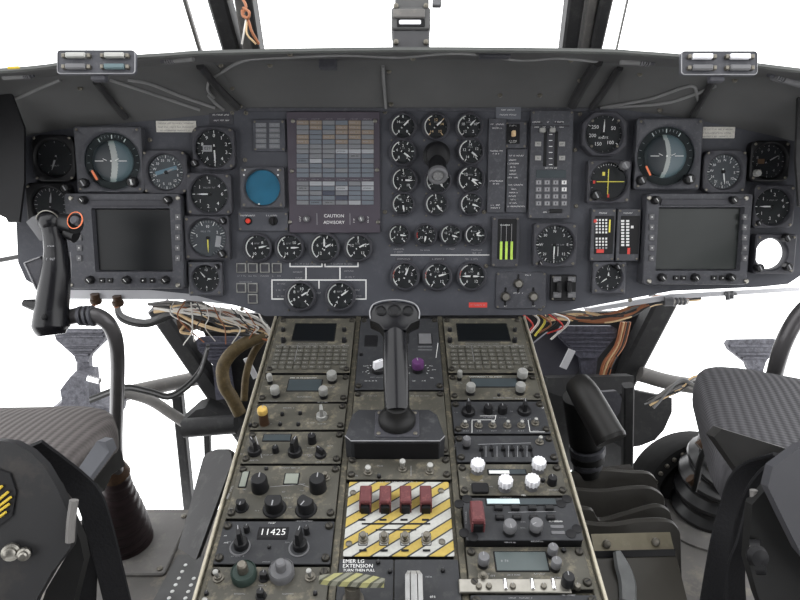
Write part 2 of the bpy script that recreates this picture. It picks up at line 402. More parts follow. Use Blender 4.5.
def bigG(name, label, cat, x0, y0, x1, y1, r, cx=None, cy=None, H=.020, rc=.012, dialm=DIAL, bez=BEZ, group='square cased flight instruments', glassm=GGL, hole=False, clip=False):
    px, py = (x0+x1)/2, (y0+y1)/2
    U = Unit(PF, name, label, cat, px, py, H, group)
    s = U.sc; w = (x1-x0)*s; h = (y1-y0)*s; rr = r*s
    dx, dy = (0, 0) if cx is None else U.xy(cx, cy, H)
    b = MB(bez); n = 8
    if clip: o = b.outline(w, h, .016, 1); 
    o = b.outline(w, h, rc, n); 
    if clip:
        c = w*.24; o = []
        for q in [(w/2,h/2-c),(w/2-c,h/2),(-w/2+c,h/2),(-w/2,h/2-c),(-w/2,-h/2+c),(-w/2+c,-h/2),(w/2-c,-h/2),(w/2,-h/2+c)]: o.append(q)
        oo = []
        for i in range(8):
            for k in range(5):
                A = o[i]; B = o[(i+1) % 8]; oo.append((A[0]+(B[0]-A[0])*k/5, A[1]+(B[1]-A[1])*k/5))
        o = oo[:]
    if not clip:
        oo = []
        for i in range(len(o)):
            A = o[i]; B = o[(i+1) % len(o)]; L_ = math.hypot(B[0]-A[0], B[1]-A[1]); k_ = max(1, int(L_/.003))
            for k in range(k_): oo.append((A[0]+(B[0]-A[0])*k/k_, A[1]+(B[1]-A[1])*k/k_))
        o = oo
    N = len(o)
    def ringc(R_, z): 
        res = []
        for (a, c) in o:
            t = math.atan2(c-dy, a-dx); res.append((dx+R_*math.cos(t), dy+R_*math.sin(t), z))
        return res
    k = 1-.0025/(w/2)
    b.loops([[(a,c,.0) for a,c in o],[(a,c,H-.002) for a,c in o],[(a*k,c*k,H) for a,c in o], ringc(rr*1.10,H), ringc(rr*1.05,H-.0015), ringc(rr, H-.005), ringc(rr, .002 if hole else H-.010)], None, None, False, False)
    U.part('case', b)
    U.r = rr; U.z = H-.009; U.dx = dx; U.dy = dy; U.H = H; U.w = w; U.h = h
    if not hole:
        d = MB(dialm, WHT); d.lathe([(rr*.999,U.z-.001),(rr*.999,U.z)], 32, None, T(dx,dy,0)); U.dial = d
        g = MB(glassm); g.lathe([(rr*1.0,H-.0045),(rr*.99,H-.0038)], 32, None, T(dx,dy,0), True, True); U.part('glass', g)
    for sx in (-1, 1):
        for sy in (-1, 1):
            q = MB(SCR); M = T(sx*(w/2-.0065), sy*(h/2-.0065), H)
            if clip: M = T(sx*(w/2-.017), sy*(h/2-.017), H)
            q.lathe([(.0026,0),(.0026,.0008),(.0018,.0016)], 10, None, M); U.part('screw', q)
    return U
def gknob(U, px, py, r=3.5, m=KBLK, hh=.010, label=None):
    x, y = U.xy(px, py, U.H+hh); k = MB(m); rr = r*U.sc
    k.lathe([(rr*1.1,U.H-.002),(rr,U.H+.003),(rr,U.H+hh-.002),(rr*.8,U.H+hh)], 16, None, T(x,y,0), wob=lambda t: 1+.05*math.cos(16*math.pi*t))
    k.rect(x, y, U.H+hh+.0002, rr*.3, rr*1.3, DIM, rz=30)
    return U.part('knob', k, label=label)
def off(U, ob): ob.location = (U.dx, U.dy, 0); return ob

def alt(U, n1, n2, dig=True):
    d = U.dial; M0 = U.dx, U.dy; D2 = MB(d.mats[0], WHT)
    ticks(D2, U.r*.95, U.z+.0003, 20, 0, 360, .08, WHT, .0007, 2, .14)
    nums(D2, U.r*.68, U.z+.0003, [(36*k, str(k)) for k in range(10)], U.r*.26)
    if dig: 
        D2.rect(-U.r*.38, 0, U.z+.0004, U.r*.5, U.r*.34, DIM); D2.text('029', -U.r*.38, 0, U.z+.0006, U.r*.24, BLK)
    D2.v = [v+Vector((U.dx,U.dy,0)) for v in D2.v]; d.add(D2.v, D2.f, WHT) if not dig else None
    if dig:
        for f, mi in zip(D2.f, D2.m): pass
        base = len(d.v); d.v += D2.v
        for f, mi in zip(D2.f, D2.m): d.f.append(tuple(base+i for i in f)); d.m.append(d.slot(D2.mats[mi]))
    U.part('dial', d); off(U, needle(U, U.z+.0012, U.r*.85, n1, .0022)); 
    if n2 is not None: off(U, needle(U, U.z+.0022, U.r*.5, n2, .0034))
def D(U, fn):
    """fn draws centred artwork on the dial"""
    a = MB(U.dial.mats[0], WHT); fn(a, U.r, U.z+.0003)
    a.v = [v+Vector((U.dx,U.dy,0)) for v in a.v]; d = U.dial; base = len(d.v); d.v += a.v
    for f, mi in zip(a.f, a.m): d.f.append(tuple(base+i for i in f)); d.m.append(d.slot(a.mats[mi]))
    return U.part('dial', d)

# --- left pilot side
U = bigG('dark_gauge', 'dim round gauge in a dark square case at the far left end of the panel', 'gauge', 32,135,74,181, 18, dialm=DIAL, bez=BLK, rc=.02)
D(U, lambda a, r, z: (ticks(a, r*.95, z, 9, -150, 150, .12, DIM, .001), a.scrib(0,-r*.4,z,r*.6,r*.09,DIM))); off(U, needle(U, U.z+.0012, U.r*.7, 200, m=DIM))
U = bigG('course_gauge', 'dark square gauge behind the left control grip with a small knob at its top right', 'gauge', 26,183,70,226, 17, bez=BLK)
D(U, lambda a, r, z: ticks(a, r*.95, z, 24, 0, 360, .12, DIM, .001, 3, .2)); off(U, needle(U, U.z+.0012, U.r*.7, 8, m=DIM)); gknob(U, 64,188, 4)

def attitude(label, x0, y0, x1, y1, cx, cy, r, flag_left, lx):
    U = bigG('attitude_indicator', label, 'attitude indicator', x0, y0, x1, y1, r, cx, cy, H=.022, rc=.006, glassm=GHZ, bez=BEZL, group='attitude indicators')
    def art(a, r, z):
        ticks(a, r*.93, z, 9, -32, 32, .09, WHT, .0013, 4, .14)
        ticks(a, r*.93, z, 4, -110, -60, .09, DIM, .0012); ticks(a, r*.93, z, 4, 60, 110, .09, DIM, .0012)
    U.dial.mats[0] = DIAL; D(U, art)
    b = MB(mat('ball_dark', (.035,.04,.045), .35, var=.2), mat('ball_grey_blue', (.09,.12,.135), .35, var=.15), mat('ball_pale', (.30,.32,.31), .4, var=.15)); rb = U.r*.74
    seg = 120; prof = [(rb*math.cos(R(t)), rb*.22*math.sin(R(t))) for t in range(0, 89, 3)]
    rings = [[(p[0]*math.cos(2*math.pi*j/seg), p[0]*math.sin(2*math.pi*j/seg), p[1]) for j in range(seg)] for p in prof]
    n = seg; vs = [p for q in rings for p in q]; top = len(vs); vs.append((0,0,rb*.22))
    def mi(f):
        x = sum(vs[i][0] for i in f)/len(f)/rb; y = sum(vs[i][1] for i in f)/len(f)/rb; x += .22*y*y
        return 0 if x < lx else (2 if x < lx+(.20 if lx < 0 else .30) else 1)
    for i in range(len(rings)-1):
        for j in range(n):
            f = (i*n+j, i*n+(j+1)%n, (i+1)*n+(j+1)%n, (i+1)*n+j); b.add([vs[k] for k in f], [(0,1,2,3)], b.mats[mi(f)])
    for j in range(n):
        f = ((len(rings)-1)*n+j, (len(rings)-1)*n+(j+1)%n, top); b.add([vs[k] for k in f], [(0,1,2)], b.mats[mi(f)])
    ball = off(U, U.part('horizon_ball', b)); ball.location.z = U.z
    a = MB(WHT)
    zt = U.z+rb*.22+.0006
    for (x, w) in ((-.42,.30),(.42,.30)): a.rbox(x*U.r, 0, zt, zt+.0005, w*U.r, .0012, .0003, .0001)
    a.rbox(-.22*U.r, -.05*U.r, zt, zt+.0005, .15*U.r, .001, .0003, .0001, None, T(0,0,0,-25)); a.rbox(.22*U.r, -.05*U.r, zt, zt+.0005, .15*U.r, .001, .0003, .0001, None, T(0,0,0,25))
    a.cyl(0,0,zt-.001,zt+.0006,.0016)
    off(U, U.part('aircraft_symbol', a))
    f = MB(ORG); f.rbox(0,0,zt,zt+.0006,.0045 if flag_left else .0035,.020,.001,.0002)
    fo = off(U, U.part('warning_flag', f)); fo.location += Vector((-.62*U.r, -.5*U.r, 0)); fo.rotation_euler.z = R(28)
    gknob(U, x0+7, y1-9, 4.6, hh=.012); gknob(U, x1-11, y1-10, 5, hh=.012)
    m = MB(WHT); q = U.xy(x1-11, y1-10, U.H+.0125); m.rbox(q[0], q[1], U.H+.0124, U.H+.013, .0018, .010, .0005, .0001); U.part('arrow_mark', m)
    return U
attitude('left attitude indicator with a pale vertical band and a small red flag', 75,127,142,192, 111,161, 28, True, .02)
attitude('right attitude indicator with a curved pale band and an orange flag', 636,119,702,189, 667,156, 29, False, -.02)

U = bigG('compass_gauge', 'bluish compass card gauge right of the left attitude indicator', 'gauge', 142,150,187,194, 17.5, dialm=DIALG, rc=.018)
D(U, lambda a, r, z: (ticks(a, r*.95, z, 36, 0, 360, .09, WHT, .0008, 3, .16), nums(a, r*.68, z, [(30*k+15, t) for k, t in enumerate('N 3 6 E 12 15 S 21 24 W 30 33'.split())], r*.2), a.rect(0,r*.1,z,r*1.3,r*.22,mat('blue_grey_bar',(.12,.2,.25),.5),rz=16))); off(U, needle(U, U.z+.0012, U.r*.6, 65, m=DIM))
U = bigG('altimeter', 'altimeter with a small digit window and single needle, below the cream placard', 'altimeter', 192,127,234,169, 18.5, rc=.014); alt(U, 178, None, True); gknob(U, 194,163, 3.6)
U = bigG('vertical_speed_gauge', 'vertical speed gauge with its needle pointing left, under the left altimeter', 'gauge', 186,173,231,215, 18.5, rc=.010)
D(U, lambda a, r, z: (ticks(a, r*.95, z, 13, -90, 270, .09, WHT, .0008, 3, .15), nums(a, r*.66, z, [(-55,'1'),(0,'2'),(50,'4'),(90,'6'),(235,'1'),(190,'2'),(140,'4')], r*.25), a.scrib(0,r*.35,z,r*.7,r*.09,DIM))); off(U, needle(U, U.z+.0012, U.r*.72, -90, .0022, tail=.1))
U = bigG('radar_altimeter', 'square gauge with a yellow needle and an arc of fine marks above the left clock', 'gauge', 184,216,229,260, 18.5, rc=.004, dialm=DIALG)
D(U, lambda a, r, z: (ticks(a, r*.95, z, 30, -120, 160, .14, WHT, .0008, 5, .25), nums(a, r*.6, z, [(0,'10'),(-80,'5'),(60,'2')], r*.2), a.scrib(-r*.1,r*.35,z,r*.7,r*.1,DIM), a.rect(r*.55,-r*.2,z,r*.28,r*.6,DIM,rz=-10))); off(U, needle(U, U.z+.0012, U.r*.8, 180, .0018, YEL, tail=.05)); gknob(U, 222,221, 3.5); gknob(U, 221,254, 4)
U = bigG('clock', 'square clock under the radar altimeter at the left lower panel edge', 'clock', 188,262,222,296, 13.2, rc=.003, H=.016, bez=BEZL, group='panel clocks')
D(U, lambda a, r, z: (ticks(a, r*.95, z, 12, 0, 360, .12, WHT, .0009), nums(a, r*.66, z, [(30*k, str(k or 12)) for k in range(0,12,3)], r*.26))); off(U, needle(U, U.z+.0012, U.r*.7, -40, .0018)); off(U, needle(U, U.z+.0022, U.r*.45, 95, .0022)); gknob(U, 216,267, 2.6)
# --- right side
U = bigG('airspeed_indicator', 'airspeed indicator numbered 50 to 250 in an eight-sided case', 'airspeed indicator', 583,112,627,155, 18.5, clip=True, H=.024, rc=.02)
D(U, lambda a, r, z: (ticks(a, r*.97, z, 14, -60, 180, .07, WHT, .0008, 5, .13), nums(a, r*.60, z, [(-52,'250'),(60,'50'),(-98,'200'),(-152,'150'),(140,'100')], r*.27), a.text('KNOTS', 0, -r*.2, z, r*.16, WHT))); off(U, needle(U, U.z+.0012, U.r*.78, 2, .0018, tail=.2))
U = bigG('deviation_indicator', 'gauge with crossed yellow bars below the airspeed indicator', 'gauge', 588,160,631,203, 18.5, rc=.006, H=.022)
def art(a, r, z):
    ticks(a, r*.97, z, 9, -35, 35, .09, WHT, .0009); ticks(a, r*.97, z, 3, -110, -60, .1, DIM)
    a.rect(-r*.25,r*.42,z,r*.14,r*.2,YEL); a.rect(-r*.75,-r*.02,z,r*.12,r*.16,REDM); a.rect(r*.05,-r*.75,z,r*.1,r*.2,REDM)
    for k in (-.5,-.3,.3,.5): a.cyl(0, k*r, z-.0002, z+.0002, .0009, seg=8, m=WHT)
D(U, art)
n = MB(YEL); n.rbox(0,0,U.z+.001,U.z+.0016,.0015,U.r*1.35,.0004,.0001); off(U, U.part('vertical_bar', n))
n = MB(YEL); n.rbox(U.r*.12,0,U.z+.002,U.z+.0026,U.r*1.5,.0015,.0004,.0001); off(U, U.part('horizontal_bar', n))
gknob(U, 626,165, 4.6, m=KGRY); gknob(U, 597,195, 5)
U = bigG('course_indicator', 'large square compass gauge in the middle right of the panel beside the bar display', 'gauge', 534,223,577,267, 19, rc=.008, H=.026)
D(U, lambda a, r, z: (ticks(a, r*.97, z, 36, 0, 360, .09, WHT, .0008, 3, .16), nums(a, r*.70, z, [(45*k+0, t) for k, t in enumerate('N 3 E 12 S 21 W 30'.split())], r*.2), a.scrib(r*.2,0,z,r*.7,r*.09,DIM), a.rect(r*.2,-r*.35,z,.001,r*.5,WHT))); off(U, needle(U, U.z+.0012, U.r*.8, 182, .002, WHT, .1)); gknob(U, 541,263,2.4,hh=.006)
U = bigG('clock', 'square clock under the two red-based strip gauges on the right', 'clock', 593,262,626,294, 13, rc=.003, H=.016, bez=BEZL, group='panel clocks')
D(U, lambda a, r, z: (ticks(a, r*.95, z, 12, 0, 360, .12, WHT, .0009), nums(a, r*.66, z, [(30*k, str(k or 12)) for k in range(0,12,3)], r*.26))); off(U, needle(U, U.z+.0012, U.r*.7, -125, .0018)); off(U, needle(U, U.z+.0022, U.r*.45, 0, .0022)); gknob(U, 619,267, 3)
U = bigG('compass_gauge', 'compass card gauge right of the right attitude indicator', 'gauge', 704,150,747,193, 17, dialm=DIALG, rc=.018)
D(U, lambda a, r, z: (ticks(a, r*.95, z, 36, 0, 360, .09, WHT, .0008, 3, .16), nums(a, r*.68, z, [(30*k+5, t) for k, t in enumerate('N 3 6 E 12 15 S 21 24 W 30 33'.split())], r*.2))); off(U, needle(U, U.z+.0012, U.r*.75, 170, .0018))
U = bigG('altimeter', 'darkened altimeter in a black case at the upper right end of the panel', 'altimeter', 751,141,790,181, 17, bez=BLK, rc=.012)
D(U, lambda a, r, z: (ticks(a, r*.95, z, 20, 0, 360, .07, DIM, .0007, 5, .12), nums(a, r*.66, z, [(36*k, str(k)) for k in range(10)], r*.24, DIM), a.rect(-r*.4,0,z,r*.4,r*.28,mat('brown_window',(.12,.07,.04),.5)))); off(U, needle(U, U.z+.0012, U.r*.75, 60, .0018, DIM)); gknob(U, 759,173, 3.4, KLGT)
U = bigG('vertical_speed_gauge', 'vertical speed gauge with its needle pointing left at the right end of the panel', 'gauge', 754,185,795,228, 18, rc=.010)
D(U, lambda a, r, z: (ticks(a, r*.95, z, 13, -90, 270, .09, WHT, .0008, 3, .15), nums(a, r*.66, z, [(-50,'1'),(10,'2'),(60,'4'),(90,'6'),(235,'1'),(185,'2'),(140,'4')], r*.24), a.scrib(0,r*.35,z,r*.6,r*.08,DIM))); off(U, needle(U, U.z+.0012, U.r*.72, -90, .0022, tail=.1)); gknob(U, 760,223, 2.5,hh=.006)
U = bigG('empty_gauge_case', 'open gauge case at the right lower corner with bright daylight showing through', 'gauge case', 755,234,796,274, 15.5, cx=772, cy=254, hole=True, rc=.006)
for (x, y) in ((761,268),(790,267),(789,238)): gknob(U, x, y, 4, hh=.012)

# ----- engine gauges: small round, one prototype per size, copied
def copy_tree(o, parent=None):
    c = o.copy(); COL.objects.link(c)
    if parent is not None: c.parent = parent; 
    for ch in o.children: copy_tree(ch, c)
    return c
def small_gauge(label, px, py, r, ang, seed, group, tickm=WHT, arc=None, red=None, ang2=None, glare=True):
    H = .012; U = Unit(PF, 'round_gauge', label, 'gauge', px, py, H, group); rr = r*U.sc; rnd = random.Random(seed)
    b = MB(BEZ, CHR); b.lathe([(rr*1.16,0),(rr*1.16,H-.003),(rr*1.10,H-.0008),(rr*1.03,H),(rr*.97,H-.002),(rr*.95,H-.006)], 32, None, None, False, False)
    U.part('bezel', b)
    d = MB(DIAL, WHT); z = H-.006; d.lathe([(rr*.96,z-.001),(rr*.96,z)], 32); z += .0003
    q = rr*.93; a0 = rnd.choice([-140,-120,-150]); n = rnd.choice([7,9,11,10])
    ticks(d, q, z, n, a0, 140, .13, tickm, .0010, rnd.choice([2,3,5]), .24)
    k = rnd.choice([4,5])
    for i in range(k):
        a = a0+(140-a0)*i/(k-1); d.text(str(rnd.choice([2,4,6,8,10,12,14])), q*.58*math.sin(R(a)), q*.58*math.cos(R(a)), z, rr*.31, tickm)
    d.scrib(0, rr*.34, z, rr*.5, rr*.14, DIM)
    for (A0, A1, m) in ([arc] if arc else [(-140,-20,WHT)]) + ([red] if red else []):  # default white arc paints in the lit crescent on the left rim
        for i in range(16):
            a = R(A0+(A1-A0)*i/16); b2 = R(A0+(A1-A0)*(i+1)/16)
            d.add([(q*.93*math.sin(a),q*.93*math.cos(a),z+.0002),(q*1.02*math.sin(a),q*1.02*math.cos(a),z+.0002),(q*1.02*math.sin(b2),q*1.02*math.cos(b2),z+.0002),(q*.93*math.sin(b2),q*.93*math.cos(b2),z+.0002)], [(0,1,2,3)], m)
    U.part('dial', d); g = MB(GGL); g.lathe([(rr*.955,H-.0024),(rr*.95,H-.0020)], 24); 
    needle(U, H-.0048, rr*.78, ang, .0026, hub=.0028)
    if ang2 is not None: needle(U, H-.0038, rr*.62, ang2, .0028, hub=.0028)
    U.part('glass', g)
    q = MB(SCR); q.lathe([(.002,0),(.002,.001),(.0012,.0016)], 8, None, T(-rr*.95,-rr*1.1,0)); U.part('set_screw', q)
    return U
EG = 'small engine gauges in the centre of the panel'
rows = [('top row', [('left',403,126,12,45,None),('middle',436,126,12,48,None),('right',469.5,126,12,44,None)]),
        ('second row', [('left',403,152,12,125,None),('right',471,151,12,128,None)]),
        ('third row', [('left',404,180,12,92,None),('middle',438,180,12,142,None),('right',471,179,12.5,128,100)]),
        ('fourth row', [('left',403,204,10.5,172,None),('middle',436.5,204,10.5,145,None),('right',471.5,204,10.5,108,None)])]
i = 0
for rn, gs in rows:
    for (nm, x, y, r, a, a2) in gs:
        i += 1
        lab = {'left':'leftmost','middle':'middle','right':'rightmost'}[nm] + ' small round gauge in the ' + rn + ' of the engine gauge block'
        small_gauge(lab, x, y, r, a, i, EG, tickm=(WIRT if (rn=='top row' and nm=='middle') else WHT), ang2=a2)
for (x, a, w) in ((399,96,'first'),(426,190,'second'),(451,108,'third'),(475.5,98,'fourth')):
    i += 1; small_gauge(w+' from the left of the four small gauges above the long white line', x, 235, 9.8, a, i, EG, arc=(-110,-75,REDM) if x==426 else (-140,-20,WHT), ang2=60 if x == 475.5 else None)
for (x, a, w, a2) in ((405,22,'left',None),(437.5,75,'middle',None),(472,-90,'right',90)):
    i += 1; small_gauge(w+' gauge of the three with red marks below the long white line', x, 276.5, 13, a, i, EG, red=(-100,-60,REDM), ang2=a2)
HG = 'hydraulic gauges in the row below the caution lights'
for (x, r, a, a2, w) in ((257,12.8,78,None,'first'),(289,12.8,88,None,'second'),(324,13.5,0,60,'third, two-needled,'),(358,12.5,62,None,'fourth')):
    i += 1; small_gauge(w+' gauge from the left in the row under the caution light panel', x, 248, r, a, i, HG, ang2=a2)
for (x, a, w) in ((300,60,'left'),(340,55,'right')):
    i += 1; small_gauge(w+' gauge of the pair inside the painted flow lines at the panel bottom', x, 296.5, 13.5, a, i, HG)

# ----- round black lamp with lens in the engine gauge block
U = Unit(PF, 'panel_flood_lamp', 'black tubular lamp with a grey ringed end sticking out among the engine gauges', 'lamp', 437, 158, .02)
b = MB(BLK); b.lathe([(.026,0),(.026,.010),(.020,.014),(.020,.03),(.017,.032)], 28, None, T(0,.006,0)); U.part('socket', b)
b = MB(KBLK); b.lathe([(.017,.0),(.0175,.045),(.0155,.055)], 28, None, T(0,.0,.01,0,38)); U.part('barrel', b)
b = MB(KGRY, BLK); M = T(0,-.033,.052,0,38); b.lathe([(.0185,-.004),(.0185,.004),(.015,.006),(.011,.005),(.011,.001)], 28, None, M); b.lathe([(.010,.0),(.010,.0035),(.006,.004)], 20, CABLE, M)
for k in range(6): b.rect(.0065*math.cos(k*1.05), .0065*math.sin(k*1.05), .0042, .003, .001, DIM, M, rz=60*k)
U.part('lens_ring', b)

# ----- multi function displays
def mfd(label, x0, y0, x1, y1, sx0, sy0, sx1, sy1, scr):
    H = .030; U = Unit(PF, 'flight_display', label, 'display', (x0+x1)/2, (y0+y1)/2, H, 'large square flight displays'); s = U.sc
    w = (x1-x0)*s; h = (y1-y0)*s; a = U.xy(sx0, sy0, H); c = U.xy(sx1, sy1, H)
    b = MB(BEZL); sw = c[0]-a[0]; sh = a[1]-c[1]; mx = (a[0]+c[0])/2; my = (a[1]+c[1])/2
    o = b.outline(w, h, .006, 4); i2 = [(mx+p, my+q) for p, q in b.outline(sw, sh, .003, 4)]
    i3 = [(mx+p, my+q) for p, q in b.outline(sw-.004, sh-.004, .003, 4)]
    b.loops([[(p,q,0) for p,q in o],[(p,q,H-.002) for p,q in o],[(p*.985,q*.985,H) for p,q in o],[(p,q,H) for p,q in i2],[(p,q,H-.012) for p,q in i3]], None, None, True, False)
    U.part('frame', b)
    q = MB(scr); q.rbox(mx, my, H-.016, H-.011, sw-.005, sh-.005, .002, .0005); U.part('screen', q)
    g = MB(KBLK)
    # inner top ledge
    l = MB(BEZ); l.rbox(mx, a[1]+.009, H, H+.004, sw*.98, .012, .002, .001); U.part('top_ledge', l)
    def btn(px, py, bw=.009, bh=.011, m=KGRY):
        x, y = U.xy(px, py, H+.003); k = MB(m); k.rbox(x, y, H-.001, H+.0035, bw, bh, .001, .0008); k.cyl(x, y, H+.003, H+.0038, .0012, m=WHT, seg=8); U.part('button', k)
    rx = (sx1+x1)/2; lx = (x0+sx0)/2
    for k in range(5): btn(rx, 217+10.3*k); btn(lx, 217+10.3*k)
    by = (sy1+y1)/2; W_ = x1-x0
    for f in (.30,.37,.66,.74): btn(x0+W_*f, by, .010, .009, KBLK)
    for (x, y) in ((x0+W_*.18,by),(x0+W_*.50,by),(x0+W_*.84,by),(x0+W_*.12,y0+6),(x1-W_*.14,y0+6)):
        X, Y = U.xy(x, y, H+.012); k = MB(KBLK); k.lathe([(.0085,H-.001),(.0075,H+.004),(.007,H+.011),(.0055,H+.0125)], 18, None, T(X,Y,0), wob=lambda t: 1+.06*math.cos(20*math.pi*t)); k.rect(X, Y, H+.0128, .0012, .007, WHT, rz=40); U.part('knob', k)
    for (x, y) in ((x0+4,y0+4),(x1-4,y0+4),(x0+4,y1-4),(x1-4,y1-4)):
        X, Y = U.xy(x, y, H); k = MB(STEEL); k.lathe([(.0045,H),(.0045,H+.002),(.003,H+.0034)], 12, None, T(X,Y,0)); U.part('screw', k)
mfd('left large square flight display with a black screen', 67,194,182,289, 91,208,173,272, SCRN)
mfd('right large square flight display with a grey-green screen', 645,194,750,285, 659,207,740,271, SCRG)

# ----- caution panel
H = .008
U = Unit(PF, 'caution_light_panel', 'tall panel of small rectangular caution lights marked CAUTION ADVISORY', 'warning panel', 334, 173, H)
s = U.sc; b = MB(mat('caution_frame',(.058,.05,.062),.5,var=.2), WHT)
b.rbox(0, 0, 0, H, 92*s, 119*s, .002, .001)
for (x, y, t, k) in ((334,216,'CAUTION',3.6),(334,222.5,'ADVISORY',3.6)):
    X, Y = U.xy(x, y, H); b.text(t, X, Y, H+.0003, k*s*1.25, WHT)
for x in (317,350): X, Y = U.xy(x, 219, H); b.rect(X, Y, H+.0003, .0009, .022, DIM)
X, Y = U.xy(300,219,H); b.scrib(X, Y, H+.0003, .014, .0028, WHT, rz=90); X, Y = U.xy(368,219,H); b.scrib(X, Y, H+.0003, .014, .0028, WHT, rz=90); X, Y = U.xy(354,219,H); b.scrib(X, Y, H+.0003, .014, .0028, WHT, rz=90)
for y in (119,179.5):
    for k in range(6): X, Y = U.xy(302.5+13*k, y, H); b.scrib(X, Y, H+.0003, .016, .0016, DIM)
U.part('frame', b)
segm = [mat('segment_blue_grey',(.12,.135,.155),.4,var=.2), mat('segment_grey',(.15,.155,.165),.4,var=.2), mat('segment_tan',(.19,.155,.125),.4,var=.2), mat('segment_pale',(.27,.28,.295),.4,var=.2), mat('segment_dark',(.055,.06,.08),.4,var=.2)]
sharedseg = {}
for rr_, (ys, n) in enumerate(((122.6,12),(183.5,5))):
    for r_ in range(n):
        for c in range(6):
            X, Y = U.xy(302.7+13*c, ys+4.78*r_, H+.0015)
            if rr_ == 0:
                k = 1
                if 1 <= r_ <= 4 and c >= 3: k = 2 if random.random() < .8 else 1
                elif r_ >= 7: k = random.choice([0,0,1])
                elif r_ in (0,1,2,3,4): k = random.choice([1,1,2,0])
                if (r_, c) in ((6,3),(6,4),(6,5),(8,1)): k = 3
            else: k = random.choice([0,0,1]); k = 3 if (r_, c) in ((0,1),(0,2),(0,5),(1,3),(1,5),(4,4)) else (4 if (r_,c) in ((2,2),(3,3)) else k)
            var = 1 if (rr_, r_, c) in ((0,7,4),(0,8,0),(1,1,0),(1,1,3),(1,1,5),(1,4,2),(1,4,1),(0,6,3)) else 0
            if (k, var) not in sharedseg:
                q = MB(segm[k]); q.rbox(0,0,0,.0018,12.0*s,4.1*s,.0004,.0004,n=1)
                q.scrib(0,0,.002,9*s,.0026,BLK if var else DIM) if (var or k in (3,2)) else None
                sharedseg[(k, var)] = q.build('warning_light'); first = sharedseg[(k, var)]
            else:
                first = sharedseg[(k, var)].copy(); COL.objects.link(first)
            first.parent = U.o; first.location = (X, Y, H)
for x in (306,361):
    X, Y = U.xy(x, 219, H+.008); k = MB(KGRY); k.lathe([(.0065,H),(.006,H+.007),(.0045,H+.009)], 16, None, T(X,Y,0)); k.rect(X,Y,H+.0092,.001,.006,WHT,rz=20); U.part('knob', k)
for (x, y) in ((293,121),(375,121),(292,171),(377,170),(290,222),(378,222)):
    X, Y = U.xy(x, y, H); k = MB(STEEL); k.lathe([(.004,H-.001),(.004,H+.0015),(.0025,H+.0028)], 12, None, T(X,Y,0)); U.part('screw', k)

# ----- small annunciator plate, blue scope, switch plate
def plate(name, label, cat, x0, y0, x1, y1, H=.006, m=PANEL, rc=.002, group=None, scr=True):
    U = Unit(PF, name, label, cat, (x0+x1)/2, (y0+y1)/2, H, group); U.H = H; U.m = MB(m, WHT); U.w = (x1-x0)*U.sc; U.h = (y1-y0)*U.sc
    U.m.rbox(0, 0, 0, H, U.w, U.h, rc, .0008)
    if scr:
        for sx in (-1,1):
            for sy in (-1,1):
                q = MB(SCR); q.lathe([(.0022,H),(.0022,H+.0008),(.0014,H+.0014)], 10, None, T(sx*(U.w/2-.004), sy*(U.h/2-.004), 0)); U.part('screw', q)
    return U
U = plate('advisory_light_panel', 'small plate with two columns of five grey legend lights, top left of the caution panel', 'warning panel', 253,120,285,151)
for c in range(2):
    for r_ in range(5):
        X, Y = U.xy(261+13.5*c, 125+5.3*r_, U.H+.001); q = MB(segm[1]); q.rbox(X, Y, U.H, U.H+.0015, 10.5*U.sc, 4.2*U.sc, .0004, .0003); q.scrib(X,Y,U.H+.0017,8*U.sc,.0025,DIM); U.part('legend_light', q)
U.part('plate', U.m)
U = bigG('radar_scope', 'round glowing blue scope in a square bezel below the small legend lights', 'display', 240,167,284,208, 17.5, H=.014, rc=.004, dialm=BLUE, bez=BEZL)
D(U, lambda a, r, z: None)
for (x, y) in ((244,175),(278,175),(259,204),(245,170),(278,170)):
    X, Y = U.xy(x, y, U.H); k = MB(WHT); k.cyl(X, Y, U.H-.001, U.H+.0006, .0016, seg=10); U.part('index_light', k)
U = plate('test_switch_panel', 'small plate with a red button and a black rotary switch under the blue scope', 'switch panel', 238,212,288,231)
q = U.xy(248,221,U.H+.003); k = MB(BLK, REDL); k.cyl(q[0],q[1],U.H,U.H+.002,.0075,m=BLK); k.cyl(q[0],q[1],U.H+.002,U.H+.006,.005,.0045,m=REDL); U.part('red_button', k, label='round red push button')
q = U.xy(272,221,U.H+.01); k = MB(KBLK); k.lathe([(.009,U.H),(.008,U.H+.004)],18,None,T(q[0],q[1],0)); k.rbox(q[0],q[1],U.H+.003,U.H+.011,.005,.014,.002,.001); U.part('rotary_switch', k)
U.m.scrib(*U.xy(248,215.5,U.H), U.H+.0003, .03, .0028, WHT); U.m.scrib(*U.xy(272,215.5,U.H), U.H+.0003, .022, .0028, WHT); U.part('plate', U.m)

# ----- square push buttons lower left
for (x, y, w) in ((241,268,'first button from the left in the row of four'),(252.5,268,'second button from the left in the row of four'),(264.5,268,'third button from the left in the row of four'),(276.5,268,'fourth button from the left in the row of four'),
               (241,288,'left button of the pair under the row of four'),(252.5,288,'right button of the pair under the row of four'),(252.5,299,'lone lowest button under the pair')):
    U = Unit(PF, 'push_button', 'dark square push button, '+w, 'button', x, y, .004, 'square push buttons left of the flow lines'); s = U.sc
    f = MB(KLGT); f.frame(9.6*s,9.6*s,.001,7.9*s,7.9*s,.0008,0,.004); U.part('frame', f)
    k = MB(BEZ); k.rbox(0,0,0,.0032,7.2*s,7.2*s,.0006,.0006); U.part('cap', k)

